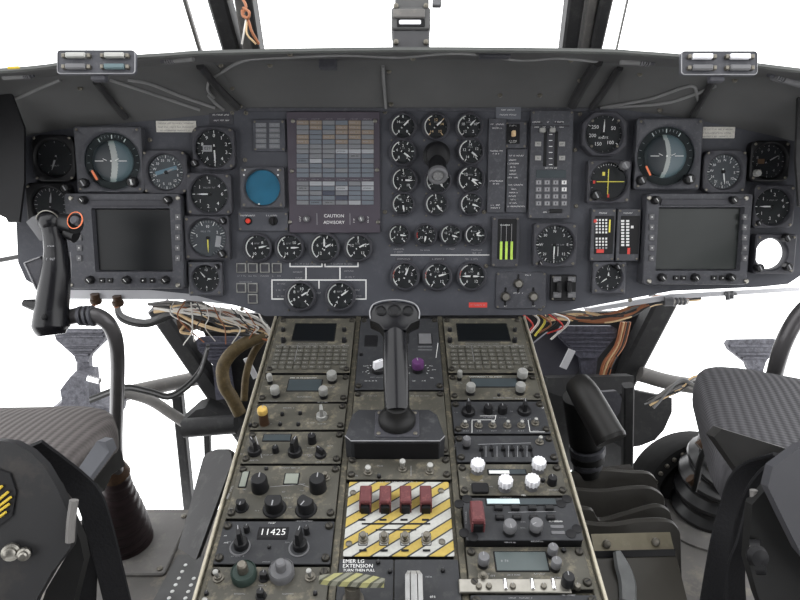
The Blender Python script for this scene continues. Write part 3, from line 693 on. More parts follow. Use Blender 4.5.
# ----- placards
def placard(label, x0, y0, x1, y1, lines, m=PLAC, H=.002, tm=DIM, name='placard', group=None, base=0.0, th=1.4):
    U = Unit(PF, name, label, 'placard', (x0+x1)/2, (y0+y1)/2, H, group, base); w = (x1-x0)*U.sc; h = (y1-y0)*U.sc
    b = MB(m, tm); b.rbox(0,0,0,H,w,h,.0006,.0004)
    for (fy, fw, fx) in lines: b.scrib(fx*w, fy*h, H+.0003, fw*w, th*U.sc, tm)
    b.build('tmp'); o = bpy.data.objects['tmp']; o.name = name; 
    o.matrix_world = U.o.matrix_world.copy()
    for k in ('label','category','group'):
        if k in U.o: o[k] = U.o[k]
    bpy.data.objects.remove(U.o); o.name = name; o.data.name = name
    return o
placard('cream paper placard above the left compass gauge', 156,121,196,132, [(.28,.9,0),(-.05,.9,0),(-.35,.8,0)], tm=KGRY)
placard('cream paper placard right of the right attitude indicator', 698,127,735,138, [(.28,.9,0),(-.05,.9,0),(-.35,.8,0)], tm=KGRY)
placard('small dark placard with two lines above the left altimeter', 209,112,233,124, [(.25,.7,0),(-.2,.7,0)], m=BEZ, tm=WHT)
placard('dark tape placard with white print at the top edge above the mode switch', 496,107,521,119, [(.25,.6,-.0),(-.15,.7,0)], m=mat('placard_bluegrey',(.10,.105,.12),.5), tm=WHT, H=.004)
placard('narrow grey placard strip with sparse white print right of the engine gauges', 488,120,505.5,212, [(.44,.8,0),(.40,.6,0),(.16,.8,0),(.13,.6,0),(-.16,.8,0),(-.19,.4,0),(-.42,.6,0),(-.45,.6,0)], m=BEZL, tm=WHT, H=.006)
placard('grey placard with two blocks of white checklist lines left of the tall keypad unit', 507,150,527,212, [(.40,.75,-.05)]+[(.33-.055*k,[.45,.6,.3,.35,.4,.55,.3][k],-.2+.0*k) for k in range(6)]+[(-.06,.75,-.05)]+[(-.13-.055*k,[.35,.45,.5,.3,.4,.9][k],-.15 if k<5 else .0) for k in range(6)], m=BEZL, tm=WHT, H=.006)

U = plate('mode_switch_panel', 'small grey plate holding one cream toggle above the checklist placard', 'switch panel', 505,122,527,148, m=BEZL)
b = MB(BLK); X, Y = U.xy(513,134,U.H); b.rbox(X, Y, U.H, U.H+.002, .025, .037, .001, .0005); b.scrib(X, Y+.015, U.H+.0022, .014, .0025, WHT); b.scrib(X, Y-.013, U.H+.0022, .016, .0025, WHT); b.scrib(X, Y-.016, U.H+.0022, .012, .002, WHT)
U.part('switch_plate', b); k = MB(WIRT); k.rbox(X, Y, U.H+.002, U.H+.012, .007, .011, .002, .001); U.part('toggle', k, label='cream coloured toggle'); U.part('plate', U.m)

# ----- keypad unit
U = plate('keypad_display_unit', 'tall grey unit with two slider scales above a keypad of sixteen keys', 'control unit', 530,112,572,218, H=.014, m=BEZL)
z = U.H+.0003; s = U.sc
for (x, y, w) in ((537,122,9),(549,122,4),(560,122,10),(537,127,5),(545,127,5),(553,127,5),(562,127,5),(551,168,14),(547,212,8)): U.m.scrib(*U.xy(x,y,U.H), z, w*s, .0028, WHT)
for (x, y) in ((538,121.5),(558,121.5),(551,124.5)): U.m.rect(*U.xy(x,y+1.5,U.H), z-.0001, 9*s if x != 551 else 36*s, .0012, BLK)
for (x, y) in ((538,144),(562,144),(538,158),(562,158)):
    k = MB(KLGT); k.rbox(*U.xy(x,y,U.H), U.H, U.H+.0015, 6*s, 4.5*s, .0005, .0004); k.scrib(*U.xy(x,y,U.H), U.H+.0017, .008, .003, BLK); U.part('legend_button', k)
for x in (545,556):
    k = MB(BLK); k.rbox(*U.xy(x,149,U.H), U.H-.0005, U.H+.0006, 3.2*s, 34*s, .001, .0003); sl_ = U.part('slider_slot', k)
    k = MB(KLGT); k.rbox(*U.xy(x-2 if x<550 else x-3,130,U.H+.008), U.H, U.H+.008, 5.5*s, 4.5*s, .002, .001); U.part('slider_knob', k)
k = MB(BEZ, WHT); k.rbox(*U.xy(550.5,149,U.H), U.H, U.H+.001, 6.5*s, 33*s, .001, .0003)
for q in range(6): k.rect(*U.xy(550.5,134.5+6*q,U.H), U.H+.0013, 3.5*s, .0012, WHT)
U.part('scale', k)
k = MB(LCDD); k.rbox(*U.xy(551,174,U.H), U.H-.001, U.H+.0008, 30*s, 8*s, .001, .0004); U.part('display', k)
k0 = None
for r_ in range(4):
    for c in range(4):
        k = MB(KGRY, WHT); X, Y = U.xy(538.7+8.5*c, 182.4+7*r_, U.H+.002); k.rbox(X, Y, U.H, U.H+.002, 6*s, 5*s, .0008, .0006); k.rect(X,Y,U.H+.0022,4.6*s,3.6*s,DIM if not (c==3 and r_<2) else WHT); k.rect(X,Y,U.H+.0023,1.2*s,2.2*s,BEZ); U.part('key', k)
k = MB(KBLK); k.rbox(*U.xy(556,211,U.H+.004), U.H, U.H+.005, 13*s, 3.6*s, .001, .001); U.part('slide_switch', k)
U.part('plate', U.m)
# ----- three bar vertical display
U = plate('engine_bar_display', 'narrow framed display with three glowing yellow-green bars', 'display', 492,217,519,267, H=.012, m=BEZ)
s = U.sc; k = MB(BLK); k.rbox(*U.xy(507,239,U.H), U.H-.001, U.H+.0008, 19*s, 40*s, .001, .0004); k.scrib(*U.xy(506,225,U.H), U.H+.001, .022, .0028, WHT)
for x in (501,506.3,511.5): k.rect(*U.xy(x,233,U.H), U.H+.001, .0008, 18*s, DIM)
U.part('screen', k)
for x in (501,506.3,511.5):
    k = MB(GRNB); k.rbox(*U.xy(x,250.5,U.H), U.H+.0008, U.H+.0014, 2.4*s, 18*s, .0004, .0002); U.part('bar', k, label='glowing yellow-green bar')
U.part('plate', U.m)
# ----- toggles lower middle-right
U = plate('toggle_switch_panel', 'grey plate with three knurled toggles set in a triangle at the panel bottom', 'switch panel', 496,272,546,309, H=.004, m=BEZL, rc=.006)
for (x, y) in ((506,297),(519,284),(534,297)):
    X, Y = U.xy(x, y, U.H+.008); k = MB(STEEL); k.lathe([(.009,U.H),(.009,U.H+.004),(.006,U.H+.009)], 16, None, T(X,Y,0), wob=lambda t: 1+.06*math.cos(32*math.pi*t)); ts = U.part('toggle_switch', k)
    q = MB(BLK); q.rbox(X, Y, U.H, U.H+.0015, .0035, .036, .001, .0003); child('slot', q, ts)
for (x, y, w) in ((519,293,11),(528,275,6),(506,306,4),(534,306,4)): U.m.scrib(*U.xy(x,y,U.H), U.H+.0003, w*U.sc, .0025, WHT)
U.part('plate', U.m)
U = plate('brightness_knob_box', 'square black box with two winged knobs right of the three toggles', 'switch panel', 551,275,576,301, H=.012, m=BLK)
for (x, y) in ((557.5,279.5),(572,279.5),(557.5,295),(572,295)):
    k = MB(KGRY, DIM); X, Y = U.xy(x, y, U.H+.004); k.rbox(X, Y, U.H, U.H+.004, .015, .011, .001, .0008); k.scrib(X,Y,U.H+.0042,.011,.003,DIM); U.part('button', k)
for x in (560,570):
    k = MB(KBLK); X, Y = U.xy(x, 287, U.H+.012); k.rbox(X, Y, U.H, U.H+.012, .009, .022, .003, .002); U.part('knob', k)
U.part('plate', U.m)
# ----- twin strip gauges
for (x0, x1, w) in ((591,615,'left'),(617,640,'right')):
    U = plate('strip_gauge', w+' of the two tall strip gauges with rows of white squares and a red foot', 'gauge', x0, 209, x1, 261, H=.016, m=BEZL, group='twin strip gauges')
    s = U.sc; k = MB(BLK); cx = (x0+x1)/2; k.rbox(*U.xy(cx+1,235,U.H), U.H-.001, U.H+.0008, 19*s, 38*s, .001, .0004)
    if w == 'left':
        for r_ in range(10):
            if r_ == 5: continue
            for c in range(4): k.rect(*U.xy(596.5+3.2*c,220+3.1*r_,U.H), U.H+.001, .0036, .0036, WHT if r_ < 9 else DIM)
        k.rect(*U.xy(595,221,U.H), U.H+.0012, .006, .006, REDM); k.rect(*U.xy(609.5,226,U.H), U.H+.0012, .003, .024, YEL); k.rect(*U.xy(600,251,U.H), U.H+.0012, .014, .007, REDM)
    else:
        for r_ in range(9):
            for c in range(2): k.rect(*U.xy(622.5+5*c,221+3.0*r_,U.H), U.H+.001, .006, .0038, WHT)
        k.rect(*U.xy(632,227,U.H), U.H+.0012, .005, .005, WHT); k.rect(*U.xy(628.5,251,U.H), U.H+.0012, .005, .012, REDM)
    U.part('screen', k); U.m.scrib(*U.xy(cx,213,U.H), U.H+.0003, 10*s, .0026, WHT); U.part('plate', U.m)
# ============================================================= CENTRE CONSOLE
vtop = CF.uv(400, 317)[1]; vbot = -.09
def cv(py, h=0): return CF.uv(400, py, h)[1]
Z0 = .0
co = empty('centre_console', Matrix.Translation(CF.o) @ CF.rot.to_4x4(), 'long sloping centre console between the seats that carries the control panels', 'console')
HW = .2285
b = MB(RAIL)
# body: top plate + sides down to the floor
prof = [(vbot, -.003), (vtop, -.003)]
b.rbox(0, (vbot+vtop)/2, -.012, -.003, 2*HW, vtop-vbot, .002, .001)
child('top_frame', b, co)
b = MB(CONSD)
yb0 = CF.pt(0, vbot).y; zf = 0.004
def loc_(p): 
    d = Vector(p)-CF.o; return Vector((d.dot(CF.ex), d.dot(CF.ey), d.dot(CF.en)))
p0 = CF.pt(0, vbot, -.012); p1 = CF.pt(0, vtop, -.012)
sect = [p0, p1, Vector((0, p1.y, zf)), Vector((0, p0.y, zf))]
vs = []
for sx in (-HW+.004, HW-.004): vs += [loc_(Vector((sx, q.y, q.z))) for q in sect]
b.add(vs, [(0,1,2,3),(7,6,5,4),(0,4,5,1),(1,5,6,2),(2,6,7,3),(3,7,4,0)]); child('body', b, co)
for sx in (-1, 1):
    b = MB(EDGE); b.rbox(sx*(HW+.0015), (vbot+vtop)/2, -.02, .003, .0042, vtop-vbot, .001, .001); child('edge_strip', b, co, 'bright worn metal strip along the console edge')
for x in (-.0765, .0735, -.222, .2215):
    b = MB(RAIL); w = .0085 if abs(x) < .1 else .006; b.rbox(x, (vbot+vtop)/2, -.003, .0015, w, vtop-vbot, .001, .0006)
    child('rail', b, co)
X1 = (-.2185, -.0815); X2 = (-.0715, .0685); X3 = (.0785, .2185)

class Mod:
    def __init__(s, name, label, col, y0, y1, m=CONS, H=.006, cat='control panel', group='console control panels', fast=4, inset=0):
        s.H = H; v1 = cv(y0, H)-.0010; v0 = cv(y1, H)+.0012; s.v0 = v0; s.v1 = v1
        x0, x1 = col; x0 += inset; x1 -= inset
        u = (x0+x1)/2; v = (v0+v1)/2; s.u = u; s.v = v; s.w = x1-x0; s.h = v1-v0
        base = -.0028
        s.o = empty(name, Matrix.Translation(CF.pt(u, v, base)) @ CF.rot.to_4x4(), label, cat, group); s.base = base
        s.d = CF.uv(400, (y0+y1)/2)[2]; s.sc = s.d/F; s.Z = H-base
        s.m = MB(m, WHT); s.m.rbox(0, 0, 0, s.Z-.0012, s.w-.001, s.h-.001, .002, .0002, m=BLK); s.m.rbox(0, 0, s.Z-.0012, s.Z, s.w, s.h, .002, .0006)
        pts = [(-1,-1),(1,-1),(-1,1),(1,1)] if fast == 4 else [(-1,0),(1,0)] if fast == 2 else []
        for (a, c) in pts:
            q = MB(FAST, BLK); M = T(a*(s.w/2-.006), c*(s.h/2-.0075), 0, random.uniform(0,180))
            q.lathe([(.0052,s.Z-.001),(.0052,s.Z+.001),(.0042,s.Z+.0035),(.003,s.Z+.004)], 14, None, M); q.rect(0,0,s.Z+.0042,.0066,.0012,BLK,M); s.part('fastener', q)
    def part(s, name, mb, parent=None, label=None): return child(name, mb, parent or s.o, label)
    def xy(s, px, py, h=0):
        u, v, d = CF.uv(px, py, s.H+h); return u-s.u, v-s.v
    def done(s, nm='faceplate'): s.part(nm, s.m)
    def scrib(s, px, py, w, h=1.5, m=DIM, rz=0): s.m.scrib(*s.xy(px,py), s.Z+.0003, w*s.sc, h*s.sc, m, rz=rz)
    def line(s, x0, y0, x1, y1, w=.001, m=DIM):
        a = Vector(s.xy(x0,y0)); c = Vector(s.xy(x1,y1)); d = c-a; s.m.rect((a.x+c.x)/2,(a.y+c.y)/2,s.Z+.0003,d.length,w,m,rz=math.degrees(math.atan2(d.y,d.x)))
    def knob(s, px, py, r, hh, kind='round', m=KBLK, rz=0, label=None, cap=None):
        x, y = s.xy(px, py, hh); r *= s.sc; z = s.Z; M = T(x, y, 0, rz); k = MB(m)
        sk = MB(KBLK if m is not KGRN else KGRN)
        if kind == 'round':
            k.lathe([(r*1.05,z),(r,z+hh*.3),(r*.97,z+hh*.88),(r*.85,z+hh)], 24, None, M, wob=lambda t: 1+.025*math.cos(48*math.pi*t))
        elif kind == 'cap':
            k.lathe([(r*.95,z),(r*.9,z+hh*.5)], 20, (KBRN if cap is KYEL else KBLK), M); c0_ = .72 if cap is KYEL else .35; k.lathe([(r*.95,z+hh*(c0_-.3 if cap is KYEL else c0_)),(r*.98,z+hh*c0_)],24,KBRN,M) if cap is KYEL else None; k.lathe([(r*.95,z+hh*c0_),(r,z+hh*(c0_+.05)),(r,z+hh*.9),(r*.88,z+hh)], 24, cap or KLGT, M)
        elif kind == 'cog':
            k.lathe([(r*.95,z),(r*.85,z+hh*.55)], 24, KGRY, M); k.lathe([(r,z+hh*.45),(r*1.02,z+hh*.9),(r*.93,z+hh)], 48, KWHT, M, wob=lambda t: 1+.09*math.cos(24*math.pi*t)); 
        elif kind == 'pointer':
            k.lathe([(r*1.15,z),(r*1.05,z+hh*.3),(r*.9,z+hh*.34)], 24, None, M)
            rb = r*1.0
            k.loops([[(a*rb,c*rb,z+hh*.3) for a,c in ((-.36,-.85),(.36,-.85),(.40,.2),(.30,.98),(-.30,.98),(-.40,.2))],[(a*rb*.95,c*rb*.95,z+hh) for a,c in ((-.30,-.8),(.30,-.8),(.34,.2),(.25,.93),(-.25,.93),(-.34,.2))]], cap, M)
        elif kind == 'flat':
            k.lathe([(r*1.35,z),(r*1.25,z+.002)], 24, None, M)
            poly = [(math.cos(R(t))*r, math.sin(R(t))*r) for t in range(-40, 221, 20)]
            poly = poly[:] ; k.loops([[(a,c,z+.002) for a,c in poly],[(a*.97,c*.97,z+hh-.001) for a,c in poly],[(a*.9,c*.9,z+hh) for a,c in poly]], None, M)
        o = s.part('knob', k, label=label)
        if r > .004 and random.random() < .75: s.m.scrib(x, y-r*1.5-.002, s.Z+.0003, r*random.uniform(1.6,2.6), .0020, DIM)
        if r > .006 and random.random() < .6: s.m.scrib(x-r*1.6-.003, y+random.uniform(-.004,.006), s.Z+.0003, .006, .0018, DIM)
        if kind in ('round','pointer','flat','cap'):
            q = MB(DIM); q.rect(0, r*.5, z+hh+.0003, r*.14, r*.7, None, M); s.part('index_line', q, o)
        return o
    def toggle(s, px, py, hh=.016, tip=KLGT, r=.0032, tilt=12, nut=True):
        x, y = s.xy(px, py, hh); z = s.Z; k = MB(SCR); k.lathe([(.0062,z-.0005),(.0062,z+.002),(.0045,z+.0025),(.0042,z+.005),(.003,z+.0055)], 12, None, T(x,y,0)); o = s.part('toggle_switch', k)
        q = MB(tip); q.lathe([(r*.6,0),(r*.75,hh*.5),(r*1.05,hh-.003),(r*.9,hh-.0008),(r*.4,hh)], 12, None, T(x,y,z+.002,0,tilt)); s.part('lever', q, o); return o
    def screen(s, x0, y0, x1, y1, m=LCDD, name='display', rim=True):
        a = s.xy(x0, y1); c = s.xy(x1, y0); w = c[0]-a[0]; h = c[1]-a[1]; X = (a[0]+c[0])/2; Y = (a[1]+c[1])/2
        if rim: k = MB(BLK); k.rbox(X, Y, s.Z-.0005, s.Z+.0009, w+.003, h+.003, .0012, .0005); fr_ = s.part('display_frame', k)
        k = MB(m); k.rbox(X, Y, s.Z, s.Z+.0014, w, h, .0008, .0003); s.part(name, k, fr_ if rim else None); return X, Y, w, h

def keyboard(col, label, sx0, sx1, side):
    M = Mod('keyboard_display_unit', label, col, 318, 373, CONSD if False else CONS, H=.008, group='keyboard units at the head of the console', cat='keyboard unit')
    M.screen(sx0, 324, sx1, 341, SCRN)
    X0, X1 = -M.w/2+.006, M.w/2-.006
    ya = M.xy(400, 346)[1]; yb = M.xy(400, 370)[1]; rows = 6; rh = (ya-yb)/rows
    for r_ in range(rows):
        n = 10; kw = (X1-X0)/n
        for c in range(n):
            if r_ == 5 and c in (8,): continue
            k = MB(KEY, DIM); X = X0+kw*(c+.5); Y = ya-rh*(r_+.5); wd_ = kw*.84
            k.rbox(X, Y, M.Z-.0003, M.Z+.0028, wd_, rh*.74, .0008, .0007); k.scrib(X, Y, M.Z+.003, wd_*.6, rh*.30, KLGT); M.part('key', k)
    M.m.rect(X0+(X1-X0)*.3, (ya+yb)/2+rh, M.Z+.0004, .0009, rh*4, DIM); M.m.rect(0, ya+.001, M.Z+.0004, X1-X0, .0009, DIM); 
    for x in (side[0], side[1]):
        M.knob(x, 338, 2.4, .008, 'round'); M.knob(x, 328, 2.2, .006, 'round')
    M.scrib((sx0+sx1)/2, 344, 34, 1.2); M.done(); return M
keyboard(X1, 'left keyboard unit with a dark screen at the head of the console', 292, 336, (283,344))
keyboard(X3, 'right keyboard unit with a dark screen at the head of the console', 459, 506, (450,515))
# centre dark panel
M = Mod('selector_panel', 'black panel behind the lever with a white knob and a purple knob', X2, 318, 390, CONSD, H=.007)
for (x0,y0,x1,y1,m) in ((365,336,377,346,BLK),(419,334,431,344,KGRY),(396,334,408,343,BLK)):
    M.screen(x0,y0,x1,y1,m,'indicator_light')
for y in (347,350): M.line(418,y,432,y)
for (x, m_, cap, rz) in ((378,KBLK,KWHT,-60),(418,KBLK,KPUR,10)):
    M.knob(x, 361, 5.8, .020, 'cap' if cap is KPUR else 'pointer', m_, rz, cap=cap, label='knob with a purple cap' if cap is KPUR else 'knob with a white cap')
    X, Y = M.xy(x, 370)
    for k in range(11):
        a = R(-120+24*k); M.m.rect(X+.017*math.sin(a), Y+.017*math.cos(a), M.Z+.0003, .0008, .003, WHT, rz=-math.degrees(a))
for (x,y,w) in ((431,366,4),(434,370,4),(431,378,5),(424,381,4),(414,381,3),(371,381,12),(366,366,5),(365,372,5)): M.scrib(x,y,w,1.3,WHT)
M.line(438,343,436,358,.0009,WHT); M.knob(361,353,1.8,.004,'round'); M.done()
# column 1
M = Mod('radio_control_panel', 'worn left console panel with four silver knobs round a dark display', X1, 374.5, 402)
M.screen(287,380,322,391,LCDD)
for (x,y,r) in ((269,374.5,2.8),(331.5,372.5,5),(274.5,387,4.4),(323,388,4.4)): M.knob(x,y,r,.018,'cap',rz=20)
M.scrib(304,397,16,1.6); M.scrib(304,378,28,1.3,WHT); M.done()
M = Mod('light_control_panel', 'left console panel with one yellow-topped brown knob and a silver knob', X1, 403, 430)
M.knob(262,408.5,5,.030,'cap',cap=KYEL,m=KBRN,label='tall brown knob with a yellow top'); M.knob(321,407.5,5,.020,'pointer',KLGT,10)
for (x,y) in ((282,413),(300,412),(280,423),(298,423),(250,424)): M.knob(x,y,1.9,.004,'round')
M.scrib(271,424,4); M.scrib(289,408,12); M.scrib(311,423,8); M.done()
M = Mod('transponder_panel', 'left console panel with two black winged knobs beside a long dark slot', X1, 431, 464)
M.screen(263,435,291,441,LCDD)
M.knob(252.5,440,6,.024,'pointer',KBLK,35); M.knob(293.5,440,6.3,.026,'pointer',KBLK,-15); M.knob(275,446.5,3.2,.010,'round'); M.knob(311.5,435,4.2,.014,'round'); M.knob(320,448,5,.014,'pointer',KBLK,50)
M.scrib(268,455,10,1.3); M.scrib(330,446,7,1.3); M.scrib(240,438,6,1.3); M.scrib(306,455,14,1.3); M.line(255,434,262,458); M.done()
M = Mod('navigation_radio_panel', 'left console panel with four big black knobs and two cream windows', X1, 465, 519)
M.screen(239,472,249,487,LCDG); M.screen(284,474,299,484,LCDG, 'dial_window')
M.knob(258.5,478,8.2,.020,'round'); M.knob(317,478,8.2,.020,'round'); M.knob(240.5,501,5,.013,'flat',KBLK,180); M.knob(273,499,8.6,.018,'flat',KBLK,180); M.knob(305,500,8,.018,'flat',KBLK,150); M.toggle(325,472,.012,SCR)
M.scrib(290,468,22,1.6,DIM); M.scrib(230,492,20,2,DIM,rz=82); M.scrib(284,492,4); M.scrib(289,498,10); M.line(270,487,305,484,.0006); M.line(300,484,322,492,.0006)
M.knob(266,467.5,2,.003,'round'); M.done()
M = Mod('frequency_panel', 'black left console panel whose counter window reads 11425 between two tall knobs', X1, 520.5, 565, CONSD, H=.006)
X, Y, w_, h_ = M.screen(258,528,288,538.5,BLK,'counter_window'); 
for k, ch in enumerate('11425'): M.m.text(ch, X-w_*.38+w_*.19*k, Y, M.Z+.002, .0125, WHT)
M.knob(238,530,6.6,.030,'pointer',KBLK,15); M.knob(298,531,6.6,.030,'pointer',KBLK,-10)
for (x,y) in ((240,547),(299,548)):
    X, Y = M.xy(x,y); M.m.lathe([(.0125,M.Z-.001),(.0125,M.Z+.001)],24,KGRY,T(X,Y,0)); M.m.lathe([(.0105,M.Z-.001),(.0105,M.Z+.0012)],24,CONSD,T(X,Y,0))
M.scrib(273,523,9,2,WHT); M.scrib(226,543,6,1.4,WHT); M.scrib(226,536,4,1.4,WHT); M.knob(269,546,1.8,.003,'round'); M.knob(306,527,3,.012,'round'); M.knob(246,526,3,.010,'round'); M.scrib(267,562,9,1.3,DIM); M.done()
M = Mod('intercom_panel', 'lowest left console panel with a greenish double knob and a grey double knob', X1, 566, 640)
for (x,y,m_) in ((243,570,KGRN),(281,568,KGRY)):
    X, Y = M.xy(x, y, .012); k = MB(m_); k.lathe([(.0145,M.Z),(.0145,M.Z+.010),(.0132,M.Z+.012),(.0122,M.Z+.0105),(.008,M.Z+.0105)],28,None,T(X,Y,0)); o_ = M.part('ring_knob', k, label='greenish ring knob' if m_ is KGRN else None)
    k = MB(SCR if m_ is KGRN else KGRY); k.lathe([(.0062,M.Z+.010),(.0058,M.Z+.022),(.0042,M.Z+.024)],20,None,T(X,Y,0)); M.part('inner_knob', k, o_)
M.toggle(216,569,.018); M.toggle(309,568,.018); M.knob(263,573,4.2,.010,'flat'); M.knob(260,591,4.2,.010,'flat'); M.toggle(205,598,.014); M.knob(315,592,2.2,.004,'round'); M.knob(206,592,2.2,.004,'round')
M.scrib(240,594,12,1.4); M.scrib(288,594,12,1.4); M.done()

# column 2 : grip lever base
M = Mod('lever_mounting_plate', 'worn bare plate under the black lever box', X2, 391, 455, CONS, H=.0035, fast=4); 
M.scrib(368,396,20,1.4); M.scrib(420,396,20,1.4); M.done()
U = Unit(CF, 'grip_lever', 'big black upright lever with a broad curved head in the console centre', 'lever', 396, 420, .004, None, base=.0008)
def lw(px, py, h): x, y = U.xy(px, py, h); return Vector((x, y, h))
hb = .040
corn = [(358,409),(430,409),(437,414),(445,436),(440,441),(351,441),(345,436),(352,414)]
b = MB(mat('lever_box_grey',(.026,.027,.030),.45,var=.2,scale=30,wear=(.14,.14,.14),wamt=.3)); top = [lw(x, y, hb) for x, y in corn]; c0 = sum(top, Vector())/8
b.loops([[Vector((p.x, p.y, 0)) for p in reversed(top)], [Vector((p.x,p.y,hb-.002)) for p in reversed(top)], [Vector((c0.x+(p.x-c0.x)*.97, c0.y+(p.y-c0.y)*.95, hb)) for p in reversed(top)]])
b.f = [tuple(reversed(f)) for f in b.f]; U.part('box', b)
b = MB(BLK); q = [lw(x,y,0) for x,y in ((352,448),(444,448))]; cc = lw(396,441,hb); b.add([(-.056,cc.y-.0006,hb-.004),(.058,cc.y-.0006,hb-.004),(.058,cc.y-.0006,.002),(-.056,cc.y-.0006,.002),(-.056,cc.y+.001,hb-.004),(.058,cc.y+.001,hb-.004),(.058,cc.y+.001,.002),(-.056,cc.y+.001,.002)],[(3,2,1,0),(4,5,6,7),(0,1,5,4),(1,2,6,5),(2,3,7,6),(3,0,4,7)]); U.part('front_panel', b)
cc = lw(397, 424, hb)
b = MB(DIM); e1 = [top[i_] for i_ in (6,5,4,3)]; b.tube([p+Vector((0,.0008,-.0006)) for p in e1], .0007, 6, None, 0); U.part('worn_edge', b, None, 'light worn metal edge')
b = MB(BEZ); b.rbox(cc.x, cc.y, hb-.001, hb+.002, .062, .052, .006, .001); U.part('collar_plate', b)
for sx in (-1,1):
    for sy in (-1,1): k = MB(SCR); k.lathe([(.003,hb+.001),(.003,hb+.003),(.002,hb+.0036)],10,None,T(cc.x+sx*.025,cc.y+sy*.020,0)); U.part('screw', k)
b = MB(RUB); b.lathe([(.026,hb+.001),(.026,hb+.008),(.023,hb+.013),(.020,hb+.015),(.0165,hb+.022),(.0155,hb+.03)], 32, None, T(cc.x,cc.y+.004,0)); U.part('collar', b)
# shaft goes up along the plane normal tilted forward; aim for px (395,333)
base = Vector((cc.x, cc.y+.004, hb+.02)); hh = .118; tp = lw(395, 332, hh)
b = MB(GRIP); b.tube([base, base.lerp(tp,.33)+Vector((0,-.002,0)), base.lerp(tp,.66)+Vector((0,-.003,0)), tp], [.0172,.0182,.0182,.0172], 28); U.part('shaft', b)
ax = (tp-base).normalized(); sx_ = Vector((1,0,0)); nn = sx_.cross(ax)
hp = [(-.0165,-.004),(.0165,-.004),(.024,.006),(.0365,.012),(.0375,.024),(.032,.036),(.018,.042),(0,.044),(-.018,.042),(-.032,.036),(-.0375,.024),(-.0365,.012),(-.024,.006)]
def lay(k, t): return [tp + sx_*(a*k) + ax*((c-.02)*k+.02) + nn*t for a, c in hp]
b = MB(GRIP); b.loops([lay(.86,-.017), lay(.97,-.015), lay(1,-.010), lay(1,.010), lay(.97,.015), lay(.86,.017)]); hd_ = U.part('head', b)
fc = -1 if (nn.y > 0) else 1
b = MB(DIM)
for i_ in range(1, 12):
    pass
p_ = [tp + sx_*(a*.97) + ax*((c-.02)*.97+.021) + nn*(fc*.0176) for a, c in hp[3:12]]
b.tube(p_, .0009, 6); U.part('rim_line', b, hd_)
for (a, r_) in ((-.020,.008),(0,.010),(.020,.008)):
    k = MB(KBLK); P_ = tp + sx_*a + ax*.026; Mx = Matrix.Translation(P_) @ Matrix((sx_, ax, nn*fc)).transposed().to_4x4()
    k.lathe([(r_,.015),(r_,.019),(r_*.75,.021),(r_*.7,.0195),(r_*.5,.0195)],20,None,Mx); bt_ = U.part('thumb_button', k, hd_)
# toggles row
M = Mod('toggle_unit', 'narrow worn console strip with three metal toggles in front of the lever box', X2, 456, 480)
for (x,y,h_) in ((368,466,.013),(402.5,459,.020),(430,463,.017)): M.toggle(x,y,h_,KLGT,.0042)
M.knob(379,475,2,.004,'round'); M.scrib(381,466,8,1.6); M.line(411,466,411,476,.0007); M.scrib(357,476,6,1.3); M.done()
# hazard-striped panel
M = Mod('emergency_switch_panel', 'yellow and white diagonally striped panel with four red guards and four toggles', X2, 481, 557, HAZ, H=.006, fast=0, inset=.0040)
for i_, (x) in enumerate((366,385.5,405.5,425.5)):
    a = M.xy(x, 486, .016); c = M.xy(x, 503, .016); k = MB(REDG); wv = .0150; z = M.Z
    y1_, y0_ = a[1], c[1]; X = a[0]
    for sx in (-1, 1): k.rbox(X+sx*(wv/2-.001), (y0_+y1_)/2-.001, z, z+.015, .002, y1_-y0_+.002, .0005, .0004)
    k.rbox(X, (y0_+y1_)/2, z+.013, z+.0185, wv, y1_-y0_, .002, .0016)
    g_ = M.part('switch_guard', k); q = MB(BLK); q.rbox(X, y0_-.001, z, z+.012, wv-.004, .006, .001, .001); M.part('guard_slot', q, g_)
    x2 = (363,384,405,426.5)[i_]; M.toggle(x2, 532, .016, SCR, .0042)
    X, Y = M.xy(x2, 540); M.m.rbox(X, Y+.001, M.Z-.0005, M.Z+.0006, .0115, .018, .0015, .0003, m=BEZ); M.m.rbox(X, Y+.001, M.Z, M.Z+.0009, .0100, .0165, .0015, .0003, m=KLGT)
    X, Y = M.xy(x2-1, 520); M.m.rect(X, Y, M.Z+.0005, .009, .0030, BLK); X, Y = M.xy(x2, 551); M.m.rect(X, Y, M.Z+.0012, .009, .0030, BLK)
M.m.rect(*M.xy(396,524), M.Z+.0006, .085, .0024, BLK); M.m.scrib(*M.xy(396,482.5), M.Z+.0008, .06, .003, DIM); M.m.rect(*M.xy(396,530), M.Z+.0006, .05, .002, BLK)
for (x,y) in ((353,493),(441,491),(349,544),(442,542)):
    X, Y = M.xy(x,y); k = MB(SCR); k.lathe([(.004,M.Z),(.004,M.Z+.0015),(.0025,M.Z+.0025)],12,None,T(X,Y,0)); M.part('screw', k)
M.done('striped_plate')
for (cx, w) in ((-.0665,'left'),(.0635,'right')):
    pass
